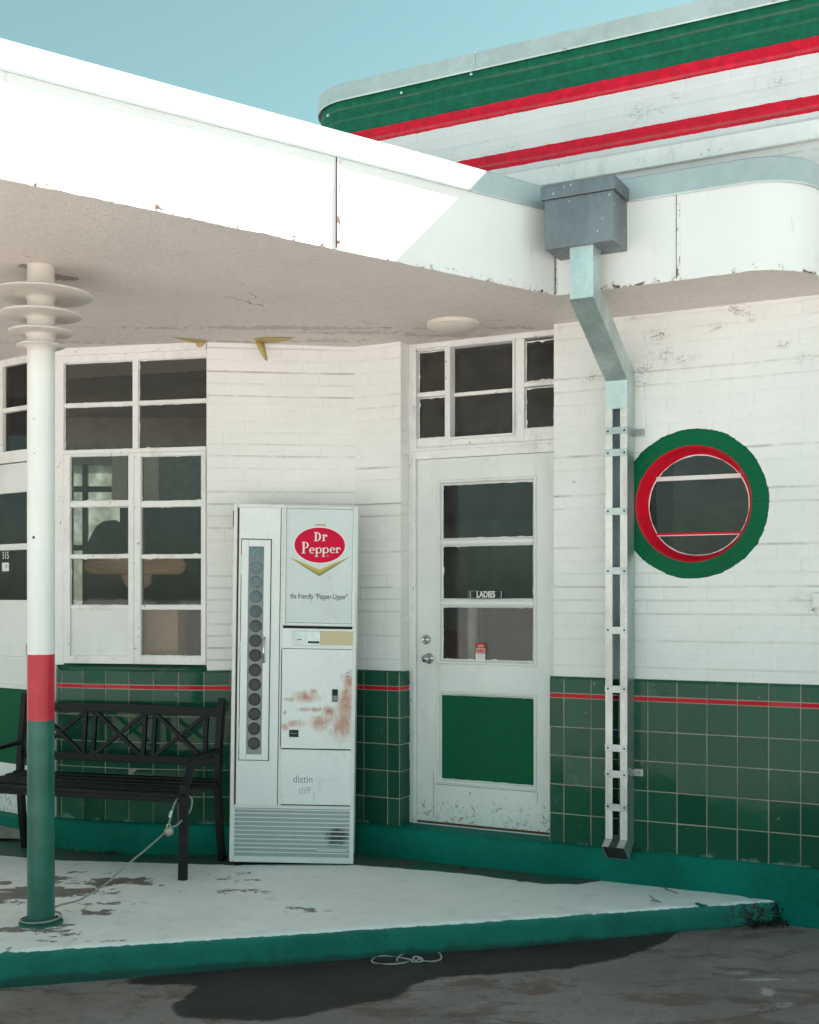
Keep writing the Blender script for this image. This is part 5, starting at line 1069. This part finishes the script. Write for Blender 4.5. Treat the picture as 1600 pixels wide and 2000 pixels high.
mb = MB(); r_ = mr(645.5, 659.5, 1344.5, 1372); mb.frame(FV, *r_, .003, -.001, .0025, 0); r_ = mr(647, 658, 1346, 1370); mb.box(FV, *r_[:2], -.001, .0002, *r_[2:], 1); r_ = mr(648, 657.5, 1358, 1368); mb.box(FV, *r_[:2], .0003, .006, *r_[2:], 2); mb.build('bottle_opener', ['logowhite', 'ink', 'galv_dull'], DP)
mb = MB(); r_ = mr(564, 582, 1424, 1438); mb.box(FV, *r_[:2], -.001, .002, *r_[2:], 0)
for k in range(6): mb.box(FV, r_[0]+.008+.006*k, r_[0]+.0115+.006*k, .002, .0028, (r_[2]+r_[3])/2-.003, (r_[2]+r_[3])/2+.003, 1)
mb.build('counter_plate', ['ink', 'faded'], DP)
LP = panel('lower_panel', mr(545, 687, 1463.5, 1570.5), -.0115, -.002, 'vend')
mb = MB(); a, c = mc(591, 1527); put_text(mb, FV, 'distin', a, c, .056, -.0015, 0, .88, .0); mb.build('lettering', ['faded', 'faded2', 'faded3'], LP, recalc=False); mb = MB(); a, c = mc(636, 1527); put_text(mb, FV, 'ctively', a, c, .056, -.0015, 2, .88, -.006); a, c = mc(594, 1549); put_text(mb, FV, 'diff', a, c, .056, -.0015, 1, .95, -.004)
mb.build('lettering', ['faded', 'faded2', 'faded3'], LP, recalc=False)
# grille
gr = mr(455, 684, 1579, 1674); soot = [(*mc(657, 1633), .060, .052)]
panel('grille', gr, -.0115, -.008, 'grille', at=soot, label='ribbed air grille with a round soot stain')
mb = MB(); mb.frame(FV, gr[0], gr[1], gr[2], gr[3], .005, -.0078, -.0005)
for k in range(1, 11): z_ = gr[3]-(gr[3]-gr[2])*k/11.3; mb.box(FV, gr[0]+.005, gr[1]-.005, -.0078, -.001, z_-.0022, z_+.0022)
mb.build('grille_bar', 'vend', VM)
mb = MB(); r_ = mr(619, 677, 1656, 1662); mb.box(FV, *r_[:2], -.001, .0015, *r_[2:]); mb.build('name_plate', 'vend_alu', VM)
for a in (.04, VW_-.05):
    for b in (-.03, -VD+.04): mb = MB(); mb.lathe(FV(a, b, 0), (0, 0, -1), [(.008, -.01), (.008, .014), (.02, .015), (.021, .024), (.0, .024)], 16); mb.build('foot', 'bench', VM)
mb = MB(); mb.tube([FV(-.003, -.02, mc(457, 1027)[1]), FV(-.003, -.02, mc(457, 995)[1])], .004, 8); mb.build('hinge', 'bench', VM)

# ================================================================== BENCH
rrp = np.array([-1.017, 6.484]); wv = np.array([-1.163, .33]); wv /= np.linalg.norm(wv); dv = np.array([wv[1], -wv[0]])*-1
if dv[1] > 0: dv = -dv
BE = empty('park_bench', (rrp[0]+wv[0]*.6, rrp[1]+wv[1]*.6, SZ), 'black metal garden bench with cross-braced back beside the vending machine', 'bench')
FB = Fr((rrp[0], rrp[1], SZ), (wv[0], wv[1], 0), (dv[0], dv[1], 0), (0, 0, 1)); BWd = 1.22; DPTH = .47
sidev = tuple(FB.a)
for a in (.0, BWd):
    mb = MB(); mb.sweep([FB(a, .0, 0), FB(a, .035, .20), FB(a, .055, .42), FB(a, .045, .6), FB(a, .0, .88)], .034, .040, sidev); mb.build('rear_leg', 'bench', BE, bevel=.003)
    mb = MB(); mb.sweep([FB(a, DPTH, 0), FB(a, DPTH-.01, .25), FB(a, DPTH-.015, .475)], .040, .036, sidev); mb.build('front_leg', 'bench', BE, bevel=.003)
    mb = MB(); mb.sweep([FB(a, DPTH-.005, .445), FB(a, DPTH-.03, .475), FB(a, DPTH-.065, .51), FB(a, DPTH-.08, .545), FB(a, DPTH-.09, .575), FB(a, DPTH-.12, .595), FB(a, DPTH-.2, .600), FB(a, .10, .605), FB(a, .035, .60)], .042, .020, sidev); mb.build('armrest', 'bench', BE, bevel=.003)
    mb = MB(); mb.sweep([FB(a, DPTH-.02, .435), FB(a, DPTH*.6, .425), FB(a, .06, .42)], .022, .03, sidev); mb.build('side_rail', 'bench', BE, bevel=.002)
bq = lambda z: .055-(z-.42)*.115 if z > .42 else .055
mb = MB()
for z0, z1 in ((.775, .825), (.515, .560)):
    zc = (z0+z1)/2; P = [FB(a, bq(zc)-.03*math.sin(0), zc+(.012*math.sin(math.pi*a/BWd) if z0 > .7 else 0)) for a in np.linspace(.0, BWd, 14)]; mb.sweep(P, .020, z1-z0, tuple(FB.b))
BK = mb.build('backrest', 'bench', BE, bevel=.003)
zlo, zhi = .556, .782
def bars(a0_, a1_):
    m_ = MB()
    for a in (a0_, a1_): m_.bar(FB(a, bq(zlo), zlo), FB(a, bq(zhi), zhi), .024, .020, tuple(FB.b))
    m_.bar(FB(a0_+.01, bq(zlo)+.001, zlo), FB(a1_-.01, bq(zhi)+.001, zhi), .022, .022, tuple(FB.b)); m_.bar(FB(a1_-.01, bq(zlo)-.003, zlo), FB(a0_+.01, bq(zhi)-.003, zhi), .022, .022, tuple(FB.b)); return m_
for a0_, a1_ in ((.085, .395), (.455, .765), (.825, 1.135)): bars(a0_, a1_).build('cross_brace', 'bench', BE, bevel=.002)
for k in range(6):
    b = .085+.075*k; mb = MB(); z_ = .443-.012*math.sin(math.pi*k/6)-(.012 if k == 5 else 0); mb.box(FB, -.01, BWd+.01, b-.029, b+.029, z_-.009, z_+.009); mb.build('seat_slat', 'bench', BE, bevel=.006)
mb = MB(); mb.box(FB, .0, BWd, DPTH-.035, DPTH-.012, .385, .418); mb.build('front_rail', 'bench', BE, bevel=.004)

# ================================================================== CABLE, ROPE, LITTER
def catmull(P, n=12):
    P = [Vector(p) for p in P]; out = []; Q = [P[0]]+P+[P[-1]]
    for i in range(1, len(Q)-2):
        for k in range(n):
            t = k/n; a, b, c, d = Q[i-1:i+3]; out.append(.5*((2*b)+(c-a)*t+(2*a-5*b+4*c-d)*t*t+(3*b-a-3*c+d)*t**3))
    return out+[P[-1]]
def at_px(px, py, dist): return ((px-800)/F_PX*dist, dist, H+(1163-py)/F_PX*dist)
CB = empty('security_cable', (cx+.3, cy+.3, SZ), 'grey steel security cable tethering the black bench to the column', 'cable')
ring = [(cx+.085*math.cos(a), cy+.085*math.sin(a), SZ+.016+.008*k/10) for k, a in enumerate(np.linspace(2.6, 2.6+5.6, 22))]
ring[-1] = (cx+.085*math.cos(8.2), cy+.085*math.sin(8.2), SZ+.02)
pp = [tuple(p) for p in ring]+[at_px(118, 1768, 5.33), at_px(150, 1760, 5.40), at_px(175, 1747, 5.45), at_px(210, 1724, 5.55), at_px(250, 1688, 5.70), at_px(290, 1655, 5.83), at_px(327, 1622, 5.95)]
mb = MB(); mb.tube(catmull(pp, 6), .0046, 8); mb.build('cable', 'cable', CB, smooth=True)
lp = [at_px(330, 1612, 5.96), at_px(333, 1598, 5.97), at_px(336, 1585, 5.99), at_px(341, 1570, 6.02), at_px(350, 1556, 6.06), at_px(362, 1552, 6.1), at_px(374, 1560, 6.1), at_px(374, 1575, 6.08), at_px(368, 1590, 6.06), at_px(356, 1602, 6.03), at_px(345, 1612, 5.98), at_px(334, 1616, 5.96)]
mb = MB(); mb.tube(catmull(lp, 6), .0050, 8); mb.build('cable_loop', 'cable', CB, smooth=True)
mb = MB(); mb.tube([at_px(331.5, 1597, 5.96), at_px(335.5, 1584, 5.97)], .0085, 12); mb.build('ferrule', 'chrome', CB)
lc = Vector(at_px(330, 1624, 5.95)); LK = empty('padlock', tuple(lc), 'small round steel padlock joining the cable at the bench leg', 'padlock')
mb = MB(); mb.lathe(lc, (.45, -.9, .1), [(.0, .011), (.012, .011), (.0225, .007), (.0235, .0), (.0225, -.007), (.0, -.010)], 24); mb.build('lock_body', 'lock', LK, smooth=True)
mb = MB(); mb.tube(catmull([tuple(lc+Vector((-.010, -.004, .014))), tuple(lc+Vector((-.006, -.004, .034))), tuple(lc+Vector((.004, -.002, .036))), tuple(lc+Vector((.010, .0, .014)))], 6), .0035, 8); mb.build('shackle', 'chrome', LK, smooth=True)
def gp3(px, py, h=0): z = .004; k = gpx(px, py, z+h); return (k[0], k[1], float(ground_z(np.array(k[0]), 0))+z+h)
rp = [(738, 1868), (750, 1866.5), (765, 1868.5), (776, 1870), (785, 1871), (800, 1874), (812, 1877), (800, 1878), (786, 1881), (765, 1883), (745, 1883), (730, 1880), (726, 1876), (730, 1871), (738, 1868.3)]
rp2 = [(776, 1877), (776, 1872), (784, 1865), (800, 1859), (820, 1855), (838, 1854.5), (852, 1858), (861, 1866), (861, 1874), (850, 1878), (835, 1878.5), (822, 1876)]
knot = [(822, 1876), (815, 1869), (808, 1870), (812, 1877), (820, 1872), (826, 1877), (818, 1879), (804, 1878), (811, 1868.5), (822, 1871), (826, 1875)]
RPE = empty('rope', gp3(793, 1872), 'thin white rope tied in two loops lying on the wet pavement', 'rope')
def strands(path, r=.0028):
    P = catmull(path, 14); mb = MB()
    for ph in (0, math.pi):
        Q = []
        for i, p in enumerate(P):
            t = (P[min(i+1, len(P)-1)]-P[max(i-1, 0)]).normalized(); x = t.cross(Vector((0, 0, 1))).normalized(); y = x.cross(t); a = i*.85+ph; Q.append(tuple(p+x*math.cos(a)*r*.62+y*math.sin(a)*r*.62))
        mb.tube(Q, r*.72, 6)
    return mb
for pth, hs_ in ((rp, 0), (rp2, .002), (knot, .008)): strands([gp3(a, b, hs_+.003*math.sin(i*1.7)) for i, (a, b) in enumerate(pth)]).build('strand', 'rope', RPE, smooth=True)

def leaf(px, py, size, label, mat='leaf', h=SZ+.004, rot=0, curl=.3):
    p = gpx(px, py, h); mb = MB(); V = []; n = 9; r = random.Random(int(px))
    for i in range(n+1):
        a = i/n; w = size*.32*math.sin(math.pi*min(1, a*1.02+.02))*(1+.25*math.sin(a*21)); x = (a-.5)*size; zc = curl*size*(a-.5)**2*1.5+.002
        for s_ in (-1, 0, 1): V.append((p[0]+x*math.cos(rot)-s_*w*math.sin(rot), p[1]+x*math.sin(rot)+s_*w*math.cos(rot), h+zc+abs(s_)*size*.12*r.uniform(.6, 1.3)))
    mb.add(V, [(3*i+k, 3*i+3+k, 3*i+4+k, 3*i+1+k) for i in range(n) for k in (0, 1)]); o = mb.build('dry_leaf', mat, recalc=False, smooth=True); o.modifiers.new('s', 'SOLIDIFY').thickness = .0008; tag(o, label, 'leaf', 'dry leaves on the raised pavement'); return o
leaf(183, 1664, .05, 'pale curled leaf below the tiles left of the bench leg', 'straw', rot=.2); leaf(214, 1668, .06, 'large brown leaf in the gutter behind the bench', rot=-.2)
leaf(225, 1666, .04, 'small dark leaf touching the large brown leaf behind the bench', rot=.9); leaf(150, 1663, .04, 'light scrap of leaf behind the column under the bench', 'straw', rot=2); leaf(385, 1668, .06, 'dark leaf between the bench legs near the vending machine', rot=.1)
leaf(1018, 1722, .045, 'dark dead leaf in the green gutter before the door marked LADIES', rot=.3); leaf(905, 1697, .05, 'reddish dead leaf against the curb left of the door sill', rot=-.3); leaf(500, 1744, .02, 'tiny flake on the white paint before the vending machine', rot=.8)
def straw(name, pts, r, label, mat='straw'):
    mb = MB(); mb.tube(pts, r, 5); o = mb.build(name, mat); tag(o, label, 'twig'); return o
g3 = lambda x, y, h: (*gpx(x, y, h), h)
tw = MB()
for a, b in (([(1300, 1737), (1325, 1745)]), ([(1268, 1749), (1290, 1763)]), ([(1272, 1758), (1291, 1762)]), ([(1290, 1730), (1312, 1741)])): tw.tube([g3(*a, SZ+.005), g3((a[0]+b[0])/2, (a[1]+b[1])/2, SZ+.012), g3(*b, SZ+.005)], .0018, 5)
tag(tw.build('pine_needles', 'leaf'), 'few dark pine needles on the white slab before the downspout', 'needles')
def tuft(name, px, py, h, n, hgt, spread, mat, label, cat, q_=None, seed=0, lw=.004):
    r = random.Random(seed); base = gpx(px, py, h) if q_ is None else np.array(FW(Wpx(px, 1000, q_)[0], q_, 0))[:2]; mb = MB()
    for i in range(n):
        a = r.uniform(0, 6.28); k = r.uniform(.2, 1); p = Vector((base[0]+r.gauss(0, spread*.25), base[1]+r.gauss(0, spread*.12), h)); tipv = p+Vector((math.cos(a)*spread*k, math.sin(a)*spread*k*.5-.004, hgt*r.uniform(.3, 1))); m_ = (p+tipv)/2+Vector((0, 0, hgt*.15))
        mb.tube([p, m_, tipv], [.0012, .001, .0004], 4)
        for j in range(5):
            c = p.lerp(tipv, r.uniform(.25, 1))+Vector((r.gauss(0, .008), r.gauss(0, .004), r.gauss(0, .008))); d1 = Vector((r.gauss(0, 1), r.gauss(0, 1), r.gauss(0, 1))).normalized()*lw; d2 = Vector((r.gauss(0, 1), r.gauss(0, 1), r.gauss(0, 1))).normalized()*lw; mb.add([c-d1, c+d2, c+d1, c-d2], [(0, 1, 2, 3)])
    o = mb.build(name, mat, recalc=False); tag(o, label, cat); return o
tuft('weed', 1467, 1747, SZ, 46, .09, .05, 'weed', 'brownish green weed growing up the green curb right of the downspout', 'weed', seed=3)
tuft('weed', 1412, 1741, SZ, 20, .02, .05, 'weed', 'low flat weed in the crack between white slab and green curb', 'weed', seed=4)
tuft('weed', 1297, 1728, SZ, 18, .025, .05, 'leaf', 'dry brown weed at the curb below the downspout', 'weed', seed=5)
tuft('weed', 1512, 1800, .02, 150, .10, .11, 'tar', 'black dead weeds and grit heaped at the pointed end of the raised pavement', 'weed', seed=6, lw=.009)
tuft('weed', 1470, 1806, .02, 60, .03, .16, 'tar', 'dark dirt and stems along the foot of the slab near its pointed end', 'weed', seed=8, lw=.007)
straw('grass_stem', [(*gpx(1484, 1804, .02), .025), (*gpx(1460, 1812, .02), .03), (*gpx(1440, 1818, .02), .022)], .0012, 'pale dry grass stem lying before the pointed end of the slab')
straw('grass_stem', [(*gpx(1530, 1815, .02), .022), (*gpx(1537, 1822, .02), .022)], .0014, 'short pale stick on the pavement below the slab point')
tuft('weed', 1225, 1692, .30, 26, .03, .05, 'weed', 'green moss and grass on the curb under the downspout shoe', 'weed', q_=.05, seed=9)


# grit along the foot of the slab and over the pavement
gm = MB(); r = random.Random(12)
for i in range(520):
    if i < 260: a = e0+ed*r.uniform(-1, L_edge+.2)+en*abs(r.gauss(.02, .05)); sz = r.uniform(.0012, .0035)
    else: a = np.array([r.uniform(-2, 2.2), r.uniform(4.2, 5.6)]); sz = r.uniform(.001, .003)
    if edge_q(*a) < .012: continue
    z = float(ground_z(np.array(a[0]), 0)); v = [(a[0]+sz*math.cos(t)*r.uniform(.7, 1.3), a[1]+sz*math.sin(t)*r.uniform(.7, 1.3), z+.003) for t in (0, 1.3, 2.6, 3.9, 5.2)]; gm.add(v+[(a[0], a[1], z+.004+sz*.9)], [(k, (k+1) % 5, 5) for k in range(5)], 0 if r.random() < .6 else 1)
go = gm.build('grit', ['leaf', 'straw'], recalc=False); tag(go, 'loose grit and tiny stones scattered on the pavement', 'grit', kind='stuff')
